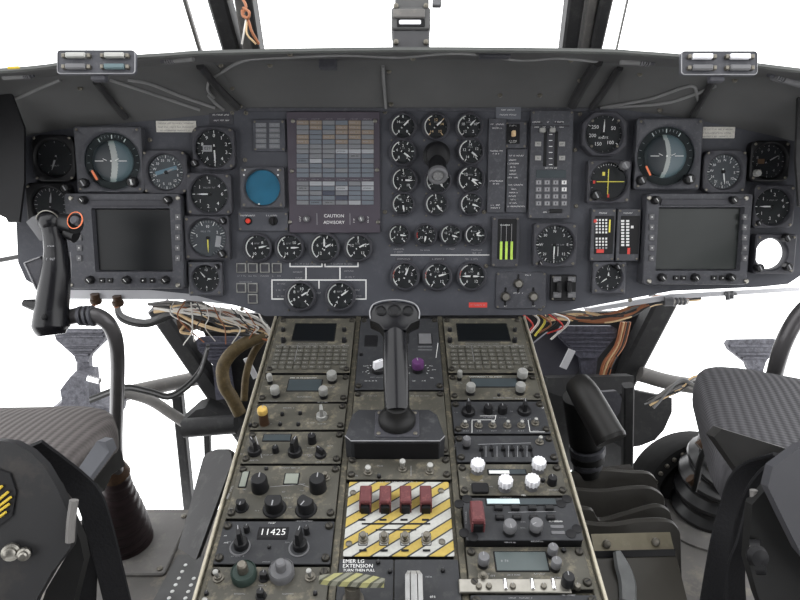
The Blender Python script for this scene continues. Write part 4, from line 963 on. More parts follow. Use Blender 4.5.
# emergency extension panel, T handle
M = Mod('landing_gear_unit', 'dark console panel lettered EMER LG EXTENSION TURN THEN PULL with a striped T handle', (-.0715,-.0075), 558.5, 640, CONSD, H=.004, fast=0)
for (t, y, sz) in (('EMER LG',561.5,.0066),('EXTENSION',566.2,.0066),('TURN THEN PULL',570.5,.0046)):
    vs_ = text_mesh(t)[0]; wid = max(v.x for v in vs_)*2*sz; X, Y = M.xy(343, y); M.m.text(t, X+wid/2, Y, M.Z+.0004, sz, WHT)
M.knob(378,561,2.2,.004,'round'); M.done()
hx, hy = M.xy(352, 583, .036); hl = T(hx, hy, M.Z-.001)
b = MB(SCR); b.lathe([(.012,0),(.012,.006),(.0085,.009),(.0085,.034)], 20, None, hl); st_ = M.part('handle_stem', b)
b = MB(HAZH); pts_ = []
for k in range(13):
    t = -1+2*k/12; pts_.append(Vector((t*.035, -.004*t*0-.002*abs(t)+.002-.002*t, .040)))
b.ribbon(pts_, (0,1,0), [.005,.008,.010,.011,.011,.010,.008,.005], .009); b.v = [hl @ v for v in b.v]; M.part('pull_handle', b, None, 'worn yellow-green and grey striped pull handle')
M = Mod('blade_lever_unit', 'dark console plate with a pale ribbed lever at the bottom centre', (-.0065,.0685), 558.5, 640, CONSD, H=.004, fast=0)
M.scrib(429,577,7,1.8,DIM); M.scrib(434,597,8,2.5,WHT); M.knob(390,570,2.2,.004,'round'); M.knob(443,569,2.2,.004,'round'); M.done()
hx, hy = M.xy(414, 584, .030); hl = T(hx, hy, M.Z-.001)
PLV = mat('lever_pale_plastic',(.27,.27,.265),.35,var=.45,scale=60); b = MB(PLV)
for k, (x, w) in enumerate(((-.0070,.005),(0,.007),(.0070,.005))):
    b.loops([[(x-w/2,-.06,0),(x+w/2,-.06,0),(x+w/2,-.06,.024),(x-w/2,-.06,.024)],[(x-w/2,.012,0),(x+w/2,.012,0),(x+w/2,.012,.030),(x-w/2,.012,.030)],[(x*.7-w/2.6,.024,0),(x*.7+w/2.6,.024,0),(x*.7+w/2.6,.022,.022),(x*.7-w/2.6,.022,.022)]], PLV)
b.v = [hl @ v for v in b.v]; M.part('blade_lever', b, None, 'pale ribbed blade lever')

# column 3
M = Mod('radio_control_panel', 'worn right console panel with four silver knobs round a long dark display', X3, 374.5, 400)
M.screen(472,379,516,387,LCDD); 
for (x,y,r) in ((460,371,2.6),(471,384.5,4.6),(523,370.5,5.2),(521,384,4.8)): M.knob(x,y,r,.018,'cap')
M.scrib(486,377,34,1.3,WHT); M.knob(499,394,1.6,.003,'round'); M.done()
M = Mod('intercom_panel', 'right console panel with a row of black knobs and a row of seven small toggles', X3, 401, 434, CONSD)
M.knob(469,402,6,.022,'pointer',KBLK,0); M.knob(488.5,406,4.5,.012,'round'); M.knob(503,406,4.5,.012,'round'); M.knob(525.5,402,6,.020,'pointer',KBLK,-8)
for x in (465,479,493,508,522,536): M.toggle(x, 420.5 if x < 530 else 418, .011, KLGT, .0028)
for (x0,y0,x1,y1) in ((472,420,472,433),(472,420,495,420),(495,420,496,415),(480,416,496,416),(528,420,530,432),(530,432,545,432)): M.line(x0,y0,x1,y1,.0008,WHT)
for x in (466,480,494,508,521,536): M.scrib(x,431,6,1.3,DIM)
M.scrib(543,408,5,1.8,WHT); M.scrib(503,398,20,1.2); M.done()
M = Mod('mixer_panel', 'right console panel with six black slide switches and a knobbed toggle', X3, 435, 462.5, CONSD)
M.knob(467,438,4,.018,'cap',cap=KGRY); M.toggle(540.5,436,.013,KLGT,.003)
for x in (482,492,504,513,522,531):
    a = M.xy(x, 451); k = MB(BLK); k.rbox(a[0], a[1], M.Z-.0005, M.Z+.0008, .0035, .022, .001, .0003); o_ = M.part('slider_slot', k); k = MB(KBLK); k.rbox(a[0]-.001, a[1]+.001, M.Z, M.Z+.006, .006, .004, .001, .001); M.part('slider', k, o_)
for x in (486,497,508.5,517.5,527): M.line(x,446,x,457,.0006)
M.line(478,444.5,531,443,.0008); M.scrib(455,446,9,1.4,DIM,rz=83); M.done()
M = Mod('weather_radar_panel', 'right console panel with four white cogged knobs and a black window', X3, 463.5, 496)
for (x,y) in ((478,462),(539.5,460.5),(506,479),(533,478)): M.knob(x,y,6.6,.018,'cog')
M.knob(553,477,4.6,.012,'round'); M.knob(543,479,2,.004,'round')
X, Y = M.xy(480,489); k = MB(BLK); k.rbox(X,Y,M.Z,M.Z+.004,.022,.016,.003,.001); M.part('window', k)
X, Y, w_, h_ = M.screen(489,470,525,474.5,LCDD); k = MB(WHT); k.rbox(X-w_*.22, Y-.001, M.Z+.0014, M.Z+.0020, w_*.55, h_*.7, .0005, .0002); M.part('paper_label', k, label='white paper label')
M.knob(476,476,6,.0008,'round',m=mat('rust_stain_disc',(.10,.085,.05),.6)); M.done()
M = Mod('satellite_radio_unit', 'raised black console unit with a red switch guard and a pale blue readout', X3, 497, 541, CONSD, H=.018, fast=0)
for (x,y) in ((459,504),(467,499),(464,533),(473,537),(567,499),(561,504),(577,529),(571,534)):
    X, Y = M.xy(x,y); k = MB(BLK); k.lathe([(.0062,M.Z-.001),(.0062,M.Z+.0008),(.0055,M.Z+.001)],16,None,T(X,Y,0)); M.part('bolt_hole', k)
X, Y, w_, h_ = M.screen(487,499,555,505,LCDD); k = MB(LCDB); k.rbox(X-w_*.26, Y, M.Z+.0013, M.Z+.0018, w_*.47, h_*.8, .0004, .0002); M.part('readout', k, label='pale blue lit readout')
for r_ in range(2):
    for c in range(4):
        x = 498.5+17*c+r_*1.5; y = 506.5+9.5*r_; X, Y = M.xy(x, y, .005); k = MB(KBLK); k.rbox(X, Y, M.Z, M.Z+.005, .0105, .0065, .001, .001); M.part('push_key', k)
        M.scrib(x, y+4.5, 8, 1.2, DIM)
M.line(508,512.5,556,511.5,.0007); 
a = M.xy(477.5, 511, .018); k = MB(REDG)
k.rbox(a[0]-.007, a[1]-.002, M.Z, M.Z+.016, .002, .030, .0006, .0004); k.rbox(a[0]+.007, a[1]-.002, M.Z, M.Z+.016, .002, .030, .0006, .0004); k.rbox(a[0], a[1], M.Z+.013, M.Z+.020, .016, .030, .002, .0018)
g_ = M.part('switch_guard', k); q = MB(BLK); q.rbox(a[0], a[1]-.014, M.Z, M.Z+.013, .012, .006, .001, .001); M.part('guard_slot', q, g_)
M.knob(510.5,523,6.2,.018,'cap',cap=KGRY,m=KGRY,rz=180); M.knob(537,522,6.2,.018,'cap',cap=KGRY,m=KGRY,rz=120)
for (x,y) in ((557,527),(558,533)): X, Y = M.xy(x,y); k = MB(KGRY); k.rbox(X,Y,M.Z,M.Z+.0012,.016,.0045,.0008,.0004); M.part('label_strip', k)
M.scrib(556,521.5,14,2,WHT); M.scrib(523,522,5,1.3,DIM); M.scrib(523,528,5,1.3,DIM); M.scrib(466,517,16,1.6,DIM,rz=86); M.scrib(524,495.5,5,2,WHT)
M.done('housing')
M = Mod('control_display_unit', 'lowest right console unit with a grey-green display and round grey knobs', X3, 546, 590, CONS)
X, Y, w_, h_ = M.screen(497,552.5,545,571,mat('lcd_teal',(.075,.092,.092),.3,var=.3,scale=20)); k = MB(LCDG); 
M.m.scrib(X-w_*.3, Y, M.Z+.0016, .012, .003, DIM)
M.knob(484,556,5.8,.017,'cap',cap=KGRY,m=KGRY); M.knob(553.5,546.5,5.2,.017,'cap',cap=KGRY,m=KGRY); M.knob(557,560,5.2,.017,'cap',cap=KGRY,m=KGRY); M.knob(569,576,6,.017,'round')
M.knob(564,549,2.4,.004,'round'); M.toggle(483.5,573,.008,SCR); M.scrib(493,576,8,2.2,DIM); M.scrib(514,575,14,1.6,DIM); M.scrib(540,574,12,1.6,DIM); M.scrib(493,568,4,2,DIM)
a = M.xy(465,587.5); c = M.xy(570,583); k = MB(STEEL); k.rbox((a[0]+c[0])/2-.004, (a[1]+c[1])/2-.002, M.Z-.001, M.Z+.003, c[0]-a[0]+.006, .017, .001, .001); M.part('lower_bar', k, label='bright bare metal strip')
for x in (479,489,513,544,578):
    M.knob(x,585,3,.006,'round',m=SCR)
for x in (505,532,553):
    X, Y = M.xy(x,586); k = MB(CHR); k.rbox(X,Y,M.Z+.002,M.Z+.006,.004,.013,.001,.001); M.part('latch', k)
M.done()
M = Mod('blank_panel', 'dark blank plate at the bottom right corner of the console', X3, 594, 640, CONSD)
M.scrib(520,598,26,1.8); M.done()
# ============================================================= HOOD (glareshield)
Tp = [(-60,140),(0,135),(75,126),(150,119),(235,110),(246,107),(400,107),(600,107),(625,108),(700,119),(760,131),(815,144),(870,150)]
Lp = [(-170,74),(-60,71),(30,66),(90,58),(170,52.5),(215,50),(400,47),(590,48.5),(640,51),(710,56.5),(770,64.5),(850,73),(960,78)]
Ld = [.90,.905,.91,.912,.914,.915,.915,.915,.915,.912,.908,.905,.90]
NS = 10; rows_in = []
for (t, l, d) in zip(Tp, Lp, Ld):
    u, v, _ = PF.uv(*t); A = PF.pt(u, v-.009, -.006); B = W(l[0], l[1], d)
    Cc = Vector((A.x*.6+B.x*.4, A.y*.75+B.y*.25, max(A.z, B.z)+.004))
    row = []
    for k in range(NS+1):
        s_ = k/NS; row.append(A*(1-s_)**2 + Cc*2*s_*(1-s_) + B*s_**2)
    rows_in.append(row)
# densify along x
def dens(rows, n=4):
    cols = [catmull([r[j] for r in rows], n) for j in range(len(rows[0]))]
    return [[c[i] for c in cols] for i in range(len(cols[0]))]
rin = dens(rows_in)
vs = []; fs = []; m_ = len(rin[0])+6
allrows = []
for r_ in rin:
    B = r_[-1]; A = r_[0]
    lipd = (r_[-1]-r_[-2]).normalized()
    B2 = B+Vector((0,0,-.006)); extra = [B2+Vector((0,-.006,-.001)), B2+Vector((0,-.008,.002)), B2+Vector((0,-.006,.004)), B2+Vector((0,.01,.004)), Vector((B.x*1.25, 1.50, B.z-.07)), Vector((A.x, A.y+.06, A.z-.02))]
    allrows.append(list(r_)+extra)
n = len(allrows[0])
hood = MB(HOOD, LIP); 
vv = [p for r_ in allrows for p in r_]; hf = []
for i in range(len(allrows)-1):
    for j in range(n):
        a = i*n+j; b_ = i*n+(j+1)%n; f = (a, b_, b_+n, a+n)
        hf.append(f); mi = LIP if (NS <= j <= NS+2) else HOOD
        hood.add([vv[q] for q in f], [(0,1,2,3)], mi)
# weld by rebuilding with shared verts
hm = MB(HOOD, LIP); hm.v = vv; hm.f = hf + [tuple(range(n)), tuple(reversed(range((len(allrows)-1)*n, len(allrows)*n)))]; hm.m = [1 if (NS <= (k % n) <= NS+2) else 0 for k in range(len(hf))]+[0,0]
bvh = BVHTree.FromPolygons([tuple(p) for p in vv], hf)
ho = world_thing('glareshield', Vector((0,1.05,1.0)), 'long dark hood overhanging the whole instrument panel', 'glareshield')
child('shell', rel(hm, ho), ho)
def S(px, py, off=.006):
    r = ray(px, py).normalized(); h = bvh.ray_cast(CAM, r)
    if h[0] is None: return W(px, py, .95)
    return h[0]-r*off
def onhood(name, pts, r, mm, parent=None, off=None, seg=8):
    mb = MB(mm); mb.tube([S(x, y, off or r) for x, y in pts], r, seg); return mb
# ribs/brackets are parts of the hood, cables too
for pts, r, mm in (([(200,66),(218,88),(238,108)],.007,FRAMEM),([(598,62),(584,84),(572,106)],.009,FRAMEM),([(620,68),(605,90),(592,108)],.006,FRAMEM),([(714,80),(703,98),(692,118)],.006,FRAMEM),([(96,82),(112,102),(126,118)],.006,FRAMEM)):
    child('brace', rel(onhood('brace', pts, r, mm), ho), ho)
for pts in ([(209,80),(222,72),(246,60),(290,57),(345,55),(400,57),(460,53),(520,60),(560,58),(600,62)],[(209,80),(208,90),(214,98)],[(383,66),(384,85),(386,108)],[(128,80),(150,84),(180,96),(215,108)],[(110,80),(140,90),(170,100),(200,110)],[(600,108),(650,99),(690,86),(697,96),(700,108)],[(600,108),(660,104),(690,96),(716,86)],[(0,102),(20,97),(40,88),(60,80)],[(208,95),(216,104),(224,110)]):
    child('cable', rel(onhood('cable', pts, .0028, CABLE), ho), ho)
for (x, y) in ((221,65),(232,88),(240,106),(270,65),(389,71),(391,104),(500,95),(540,95),(580,80),(413,58),(571,60),(660,110),(735,80),(120,108),(290,54),(640,74),(80,88)):
    s_ = MB(SCR); s_.lathe([(.0045,-.002),(.0045,.001),(.003,.0025)], 12, None, Matrix.Translation(S(x,y,.001)) @ Matrix.Rotation(R(68),4,'X')); child('rivet', rel(s_, ho), ho)
# little boxes & lamps hung under the lip
def hangbox(name, label, cat, px0, py0, px1, py1, mm, t=.012):
    p = S((px0+px1)/2, (py0+py1)/2, t*.5+.004); d = (p-CAM).dot(Vector((0,math.cos(TH),-math.sin(TH))))
    b = MB(mm); b.rbox(0,0,-t/2,t/2,(px1-px0)*d/F,(py1-py0)*d/F,.002,.0015,None,Matrix.Translation(p) @ Matrix.Rotation(R(68),4,'X'))
    return thing1(name, b, label, cat)
hangbox('relay_box', 'small dark box fixed beneath the hood lip left of centre', 'box', 319,52,337,69, BEZ)
hangbox('relay_box', 'thin bracket box beneath the hood lip right of centre', 'box', 479,52,510,58, BEZ)
def maplamp(label, pts, r, mm=CABLE):
    P = [S(x, y, r+.004) for x, y in pts]; o = world_thing('map_lamp', P[0], label, 'lamp', 'map lamps under the hood lip')
    b = MB(mm); b.tube([P[0], P[1]], r, 18, None, 0); child('barrel', rel(b, o), o)
    b = MB(KGRY)
    for q in range(4): 
        a = P[1].lerp(P[2], q/4); c = P[1].lerp(P[2], (q+.6)/4); b.tube([a, c], r*1.12, 18, None, 0)
    child('grip_rings', rel(b, o), o); b = MB(BEZ); b.tube([P[2], P[2]+(P[2]-P[1])*.4], r*.6, 14, None, 0); child('cap', rel(b, o), o)
maplamp('grey lamp barrel under the hood at the far left edge', [(3,77),(24,76),(31,75.5)], .0048)
maplamp('grey lamp barrel under the hood above the airspeed indicator', [(620,61),(640,62),(650,63)], .0055)
maplamp('pale grey lamp barrel under the hood at the far right edge', [(800,84),(783,79),(773,76)], .0060, KGRY)
maplamp('dark lamp barrel under the hood left of the left windshield post', [(193,58),(174,60),(165,61)], .0050)
# mirror-like light plates on the lip
for (x0, y0, x1, y1, w, t) in ((57,50,135.5,74,'left',LCDD),(681,51,757.5,75,'right',KGRY)):
    d = .878; c = W((x0+x1)/2, (y0+y1)/2, d); o = empty('lip_light_plate', Matrix.Translation(c) @ Matrix.Rotation(R(68),4,'X'), 'grey rounded plate with four short rods on the hood lip, '+w+' one', 'light plate', 'rounded plates with four rods on the hood lip')
    k_ = d/F; wv = (x1-x0)*k_; hv_ = (y1-y0)*k_
    b = MB(BEZL, CHR); b.rbox(0,0,-.006,0,wv,hv_,.005,.001); child('plate', b, o)
    b = MB(DIM); b.frame(wv,hv_,.005,wv-.0022,hv_-.0022,.004,0,.0012); child('rim', b, o)
    for (fx, fy, mm) in ((-.24,.22,KWHT if w=='right' else KLGT),(.25,.22,KWHT if w=='right' else KLGT),(-.24,-.24,KGRY),(.25,-.24,mat('rod_teal',(.09,.13,.14),.4) if w=='left' else KGRY)):
        b = MB(mm); b.rbox(fx*wv, fy*hv_, .002, .008, 20*k_, 5*k_, .0015, .0015); r_ = child('rod', b, o, 'white rod' if mm is KWHT else None)
        for s_ in (-1, 1): b = MB(SCR); b.rbox(fx*wv+s_*12.5*k_, fy*hv_, 0, .006, 3.5*k_, 4*k_, .0008, .0008); child('clip', b, o)
    b = MB(BEZ); b.rbox(0,-hv_/2-.001,-.014,-.004,.02,.012,.002,.001); child('bracket', b, o)
b = MB(EMBL); p = W(14,68,.893); b.rbox(0,0,0,.003,12*.0014,2.4*.0014,.001,.0008,None,Matrix.Translation(p) @ Matrix.Rotation(R(68),4,'X') @ Matrix.Rotation(R(3),4,'Z')); thing1('tape_strip', b, 'tiny yellow strip on the hood lip at the far left', 'tape')

# ============================================================= WINDSHIELD POSTS, GLASS
def bar(pts, w, t, mm, side=(1,0,0), sm=0):
    b = MB(mm); b.ribbon(pts, side, w, t, None, sm or 1); return b
def beam(a, c, w, t, mm, sidev=(1,0,0)):
    a = Vector(a); c = Vector(c); b = MB(mm); d = (c-a).normalized(); s_ = Vector(sidev); s_ = (s_-d*s_.dot(d)).normalized(); n_ = d.cross(s_); ch = min(w,t)*.15
    def ring(p): return [p+s_*x+n_*y for x, y in ((w/2-ch,-t/2),(w/2,-t/2+ch),(w/2,t/2-ch),(w/2-ch,t/2),(-w/2+ch,t/2),(-w/2,t/2-ch),(-w/2,-t/2+ch),(-w/2+ch,-t/2))]
    b.loops([ring(a), ring(c)]); return b
def pbeam(p0, p1, w, t, mm, ext0=0, ext1=0):
    a = W(*p0); c = W(*p1); d = (c-a); return beam(a-d*ext0, c+d*ext1, w, t, mm)
# posts run from the nose (far, behind the hood) up and back
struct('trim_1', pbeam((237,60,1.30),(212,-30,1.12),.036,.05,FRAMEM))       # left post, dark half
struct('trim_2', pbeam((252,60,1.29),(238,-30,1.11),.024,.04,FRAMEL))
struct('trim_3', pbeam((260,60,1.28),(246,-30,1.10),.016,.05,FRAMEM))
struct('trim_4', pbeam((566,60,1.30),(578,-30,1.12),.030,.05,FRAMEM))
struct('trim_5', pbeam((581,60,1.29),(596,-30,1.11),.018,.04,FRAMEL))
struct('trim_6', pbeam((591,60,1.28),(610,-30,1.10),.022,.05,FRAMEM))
struct('trim_7', pbeam((203,60,1.36),(176,-30,1.18),.007,.012,FRAMEL))
struct('trim_8', pbeam((614,60,1.36),(634,-30,1.18),.003,.008,FRAMEL))
o = world_thing('cord_loop', W(246,10,1.06), 'orange and white cords knotted on the left windshield post', 'cord')
for k, (pts, mm) in enumerate((([(240,-5,1.06),(246,6,1.05),(243,14,1.05),(248,20,1.05),(252,32,1.05),(259,44,1.06)],WIRO),([(246,20,1.05),(244,32,1.05),(242,44,1.06)],WIRW),([(243,8,1.05),(249,12,1.045),(248,18,1.045),(243,16,1.05),(242,10,1.05)],WIRO),([(247,22,1.05),(247,34,1.05),(256,44,1.06)],WIRT))):
    b = MB(mm); b.tube([W(*p) for p in pts], .0024 if k in (0,2) else .0017, 8); child('cord', rel(b, o), o)
# centre box (standby compass) above the hood
c = W(411, 20, .99); o = empty('standby_compass', Matrix.Translation(c) @ Matrix.Rotation(R(68),4,'X'), 'grey compass box on the windshield centre line above the hood', 'compass')
k_ = .99/F
b = MB(mat('compass_grey',(.085,.085,.085),.5,var=.2), BLK); b.rbox(0, 2*k_, -.05, 0, 39*k_, 22*k_, .004, .002); b.rbox(0,-18*k_,-.05,-.004,37*k_,19*k_,.003,.002,m=mat('compass_lower',(.065,.065,.068),.5,var=.2)); b.rbox(1*k_,22*k_,-.05,-.003,34*k_,20*k_,.003,.002); child('body', b, o)
b = MB(BLK); b.rbox(0,-3*k_,0,.001,28*k_,8*k_,.002,.0004); w_ = child('window', b, o); b = MB(KWHT); b.rbox(-1*k_,-2.4*k_,.001,.0016,22*k_,4.5*k_,.002,.0004); child('card', b, w_)
b = MB(FRAMEL); b.rbox(-2*k_,6*k_,0,.004,32*k_,9*k_,.003,.0015); child('cover', b, o)
for (x, y) in ((-15,14),(15,14),(-15,-22),(15,-22)): b = MB(SCR); b.lathe([(.004,-.004),(.004,.002),(.0025,.003)],12,None,T(x*k_,y*k_,0)); child('screw', b, o)
b = MB(KGRY); b.rbox(26*k_,18*k_,-.01,0,9*k_,6*k_,.002,.001); child('side_knob', b, o)
# panes
def pane(name, quad):
    b = MB(GLS); P = [Vector(p) for p in quad]; nrm = (P[1]-P[0]).cross(P[3]-P[0]).normalized()*.003
    b.loops([[p for p in P],[p+nrm for p in P]]); struct(name, b)
g0 = [W(237,56,1.42), W(561,56,1.42), W(572,-80,1.20), W(232,-80,1.20)]; pane('window_1', g0)
pane('window_2', [W(-150,66,1.40), W(224,56,1.42), W(196,-80,1.20), W(-170,-80,1.15)])
pane('window_3', [W(600,56,1.42), W(960,66,1.40), W(980,-80,1.15), W(616,-80,1.20)])

# ============================================================= SHELL: floor, light-blocking side plates, front wall, nose
def quadprism(name, pts, t, mm, kind='structure'):
    P = [Vector(p) for p in pts]; nrm = (P[1]-P[0]).cross(P[2]-P[0]).normalized()*t; b = MB(mm); b.loops([P, [p+nrm for p in P]]); return struct(name, b)
fy = 1.29
b = MB(FLOORM)
fpoly = [(-1.0,-.4),(1.0,-.4),(1.0,1.02),(.80,1.22),(.56,fy),(.30,1.62),(-.30,1.62),(-.36,fy),(-.72,fy),(-1.0,1.15)]
b.prism([fpoly], -.03, 0); struct('floor', b)
quadprism('light_blocker_left', [(-.83,1.0,.80),(-.83,1.42,.80),(-.83,1.42,1.05),(-.83,1.0,1.05)], -.02, FRAMEM)  # unseen plate added to block side light on the panel's left end
quadprism('light_blocker_right', [(.84,1.0,.80),(.84,1.42,.80),(.84,1.42,1.05),(.84,1.0,1.05)], .02, FRAMEM)  # unseen twin plate, added to keep side light off the right end
# dark nose mass behind and under the panel
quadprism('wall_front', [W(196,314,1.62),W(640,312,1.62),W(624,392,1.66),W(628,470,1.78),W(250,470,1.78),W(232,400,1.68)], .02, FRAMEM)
# door post covers at either side of the panel
def slab(name, px, d, t, mm):
    t = min(t, .05)
    P = [W(x, y, d) for x, y in px]; b = MB(mm); dr = Vector((0, math.cos(TH), -math.sin(TH)))*t; b.loops([P, [p+dr*1 for p in P]]); return struct(name, b)
slab('trim_9', [(-40,70),(6,80),(24,128),(24,182),(19,222),(8,222),(6,218),(-40,196)], 1.10, .006, BLK)
slab('trim_10', [(799,76),(840,66),(840,214),(799,206),(796,160)], 1.10, .006, FRAMEM)
# pale strips under the panel on both sides (nose shelf)
slab('trim_11', [(66,299),(180,299.5),(225,304),(250,307),(190,292),(150,289),(62,288)], 1.33, .05, PALE)
slab('trim_12', [(590,308),(672,294),(800,287),(800,291),(676,299),(592,312)], 1.36, .12, PALE)
# diagonal nose frames, left and right, horizontal tubes, uprights
def ptube(pts, r, mm, seg=14, sm=6): b = MB(mm); b.tube([W(*p) for p in pts], r, seg, None, sm); return b
struct('trim_13', pbeam((158,306,1.55),(252,444,1.72),.046,.05,FRAMEM))
struct('trim_14', pbeam((663,300,1.55),(612,400,1.70),.060,.05,FRAMEM))
struct('trim_15', ptube([(96,400,1.66),(150,388,1.68),(208,376,1.72)], .020, FRAMEL))
struct('trim_16', ptube([(124,392,1.62),(150,400,1.62),(172,414,1.62),(190,426,1.62)], .014, FRAMEL))
struct('trim_17', pbeam((178,395,1.66),(190,512,1.72),.026,.03,FRAMEM))
struct('trim_18', pbeam((207,420,1.66),(210,512,1.72),.016,.02,FRAMEM))
struct('trim_19', ptube([(-20,388,1.75),(30,384,1.75),(60,378,1.75)], .010, FRAMEM) if False else ptube([(-20,262,1.6),(0,260,1.6),(22,256,1.58)], .006, WIRK))
struct('trim_20', ptube([(640,374,1.60),(680,384,1.60),(760,392,1.62),(860,392,1.62)], .020, FRAMEL))
struct('trim_21', pbeam((628,385,1.20),(627,482,1.30),.020,.02,FRAMEM))
slab('trim_22', [(622,388),(672,398),(672,412),(664,430),(655,440),(640,446),(622,448)], 1.56, .05, FRAMEM)
# chin bubble rim : dark ring right of the console
o = world_thing('blower_housing', W(690,520,1.62), 'large dark round housing with rivets beyond the right bellows', 'housing')
cc = W(708,508,1.60); Mx = Matrix.Translation(cc) @ Matrix.Rotation(R(68),4,'X'); r0 = .176
b = MB(mat('housing_black',(.016,.016,.016),.8,var=.4,spec=.05)); b.lathe([(r0,-.1),(r0,.0),(r0*.97,.012),(r0*.80,.014),(r0*.72,.0),(r0*.70,-.06)], 48, None, Mx, True, False); child('ring', rel(b, o), o)
b = MB(RUB); b.lathe([(r0*.71,-.04),(r0*.55,-.02),(r0*.2,-.01),(.01,-.01)], 40, None, Mx, False, True); child('cover', rel(b, o), o)
for k in range(40):
    a = R(9*k); b = MB(SCR); b.lathe([(.006,.012),(.006,.016),(.003,.018)], 8, None, Mx @ T(r0*.885*math.cos(a), r0*.885*math.sin(a), 0)); child('rivet', rel(b, o), o)

# ============================================================= WIRING
def harness(label, n, gen, mats_, r0, r1):
    p0 = gen(0); o = world_thing('wiring_harness', W(*p0[0]), label, 'wiring', 'wire bundles under the instrument panel')
    for k in range(n):
        b = MB(mats_[k % len(mats_)]); b.tube([W(*p) for p in gen(k)], random.uniform(r0, r1), 6, None, 5); child('wire', rel(b, o), o)
def g1(k):
    y = 305+random.uniform(-3,7); return [(158+random.uniform(-10,25), y, 1.40), (170+random.uniform(0,16), y+random.uniform(-3,5), 1.38), (195, y+4+random.uniform(-8,8), 1.37), (225, y+12+random.uniform(-8,10), 1.36), (262, y+20+random.uniform(-6,10), 1.35), (275, 335+random.uniform(-10,20), 1.36)]
harness('tangle of orange, tan and black wires under the left half of the panel', 30, g1, [WIRO,WIRK,WIRK,WIRT,WIRK,FRAMEL,WIRW], .0016, .0040)
def g1b(k):
    x = 175+k*8+random.uniform(-4,4); return [(x,300+.12*(x-170),1.34),(x+random.uniform(-8,12),314+.1*(x-170),1.32),(x+random.uniform(-4,24),328,1.33),(x+random.uniform(0,20),342+random.uniform(-12,6),1.36)]
harness('short white and orange wires hanging down left of the console head', 11, g1b, [WIRW,WIRO,WIRW,WIRK], .0009, .0018)
def g2(k):
    return [(548+random.uniform(-4,4),316+random.uniform(-5,5),1.36),(580,316+random.uniform(-4,4),1.38),(605,318+random.uniform(-4,4),1.38),(632,310+random.uniform(-4,6),1.38),(655,300+random.uniform(-4,5),1.38),(700,296+random.uniform(-1,3),1.40)]
harness('thick tan and orange wire bundle under the right half of the panel', 15, g2, [WIRT,WIRO,WIRT,FRAMEL,WIRK], .003, .0058)
def g2b(k):
    return [(522+k*5,312+random.uniform(-2,2),1.33),(533+k*6,322+random.uniform(-4,4),1.34),(527+k*4,336+random.uniform(-4,4),1.36)]
harness('short red and yellow wires beside the right console corner', 7, g2b, [REDM,WIRW,YEL,WIRO,WIRK], .0018, .0032)
def g3(k):
    return [(622+2*k,322,1.44),(616+2*k,345,1.45),(606+2*k+random.uniform(-2,2),362,1.45),(600+2*k,378,1.46)]
harness('orange wires running down the right nose frame', 5, g3, [WIRO,WIRT,WIRO,WIRK], .002, .0038)
def g4(k):
    return [(650+random.uniform(-10,5),404+random.uniform(-4,4),1.45),(680,388+random.uniform(-8,6),1.45),(700,383+random.uniform(-8,8),1.45),(760,380+random.uniform(-5,10),1.5)]
harness('thin cables crossing to the right seat front', 7, g4, [FRAMEL,CABLE,WIRK,WIRT], .0018, .0045)
def g5(k):
    return [(90,398+2*k,1.5),(124,386+2*k,1.5),(150,390+2*k,1.52),(172,394+2*k,1.54),(198,372+3*k,1.56),(208,345+3*k,1.5)]
harness('black looping cables left of the console', 3, g5, [WIRK,CABLE], .003, .005)
def g6(k): return [(116,302,1.4),(122,316+3*k,1.4),(146,322+3*k,1.4),(170,314+3*k,1.4),(200,312,1.4)]
harness('dark hoses sagging under the left flight display', 2, g6, [CABLE,WIRK], .006, .008)
for (x, y, w) in ((96,301,'left'),(118,303,'right')):
    P = W(x, y, 1.33); o = world_thing('cable_plug', P, 'brown ribbed plug under the left flight display, '+w+' of the two', 'plug', 'plugs under the left flight display')
    b = MB(KBRN); b.lathe([(.010,0),(.012,.004),(.012,.010),(.009,.012),(.009,.022)], 14, None, Matrix.Translation((0,0,-.006))); child('shell', b, o); b = MB(WIRO); b.tube([(-.010,0,.0),(0,-.012,-.006),(.010,0,0)], .0015, 6); child('wire_tie', b, o)
b = MB(KGRY, WIRW); 
P0 = W(664,301.5,1.36); P1 = W(672,301.5,1.36); b.tube([P0,P1],.010,14,None,0); b.tube([P1,W(688,301.5,1.36)],.006,10,WIRW,0)
for q in range(3): b.tube([W(675+4*q,301.5,1.36),W(677+4*q,301.5,1.36)],.0085,10,KGRY,0)
thing1('cable_plug', b, 'grey and white ribbed plug below the right flight display', 'plug')
b = MB(KGRY); b.tube([W(724,294,1.36),W(736,294,1.36)],.004,8,None,0); b.tube([W(727,291,1.36),W(728,300,1.36)],.005,8,None,0); b.tube([W(732,291,1.36),W(732,299,1.36)],.004,8,None,0); thing1('hanging_fitting', b, 'tiny grey fitting seen against the daylight under the right display', 'fitting')
# brown duct hose left of console
b = MB(HOSE); pts = [W(266,334,1.36),W(240,346,1.36),W(224,364,1.36),W(224,384,1.36),W(232,398,1.37),(W(240,414,1.38))]
Pp = catmull(pts, 14); nR = len(Pp); b.tube(Pp, [.0140+(.0006 if k % 2 else 0) for k in range(nR)], 16, None, 0); 
o = thing1('duct_hose', b, 'brown ribbed hose curving down left of the console head', 'hose')
b = MB(HOSE); b.tube([W(262,340,1.40),W(252,356,1.40),W(246,376,1.40),W(244,400,1.41)], .008, 12); thing1('duct_hose', b, 'thinner dark hose running just inside the brown ribbed hose', 'hose')
b = MB(KBRN, WIRT); b.tube([W(180,324,1.4),W(200,320,1.4),W(205,322,1.4)], .020, 14, None, 0); b.tube([W(184,326,1.38),W(181,332,1.38),W(192,334,1.38)], .003, 6, WIRT)
thing1('connector_bundle', b, 'tape-wrapped brown connector bundle above the left inner pedal', 'connector')
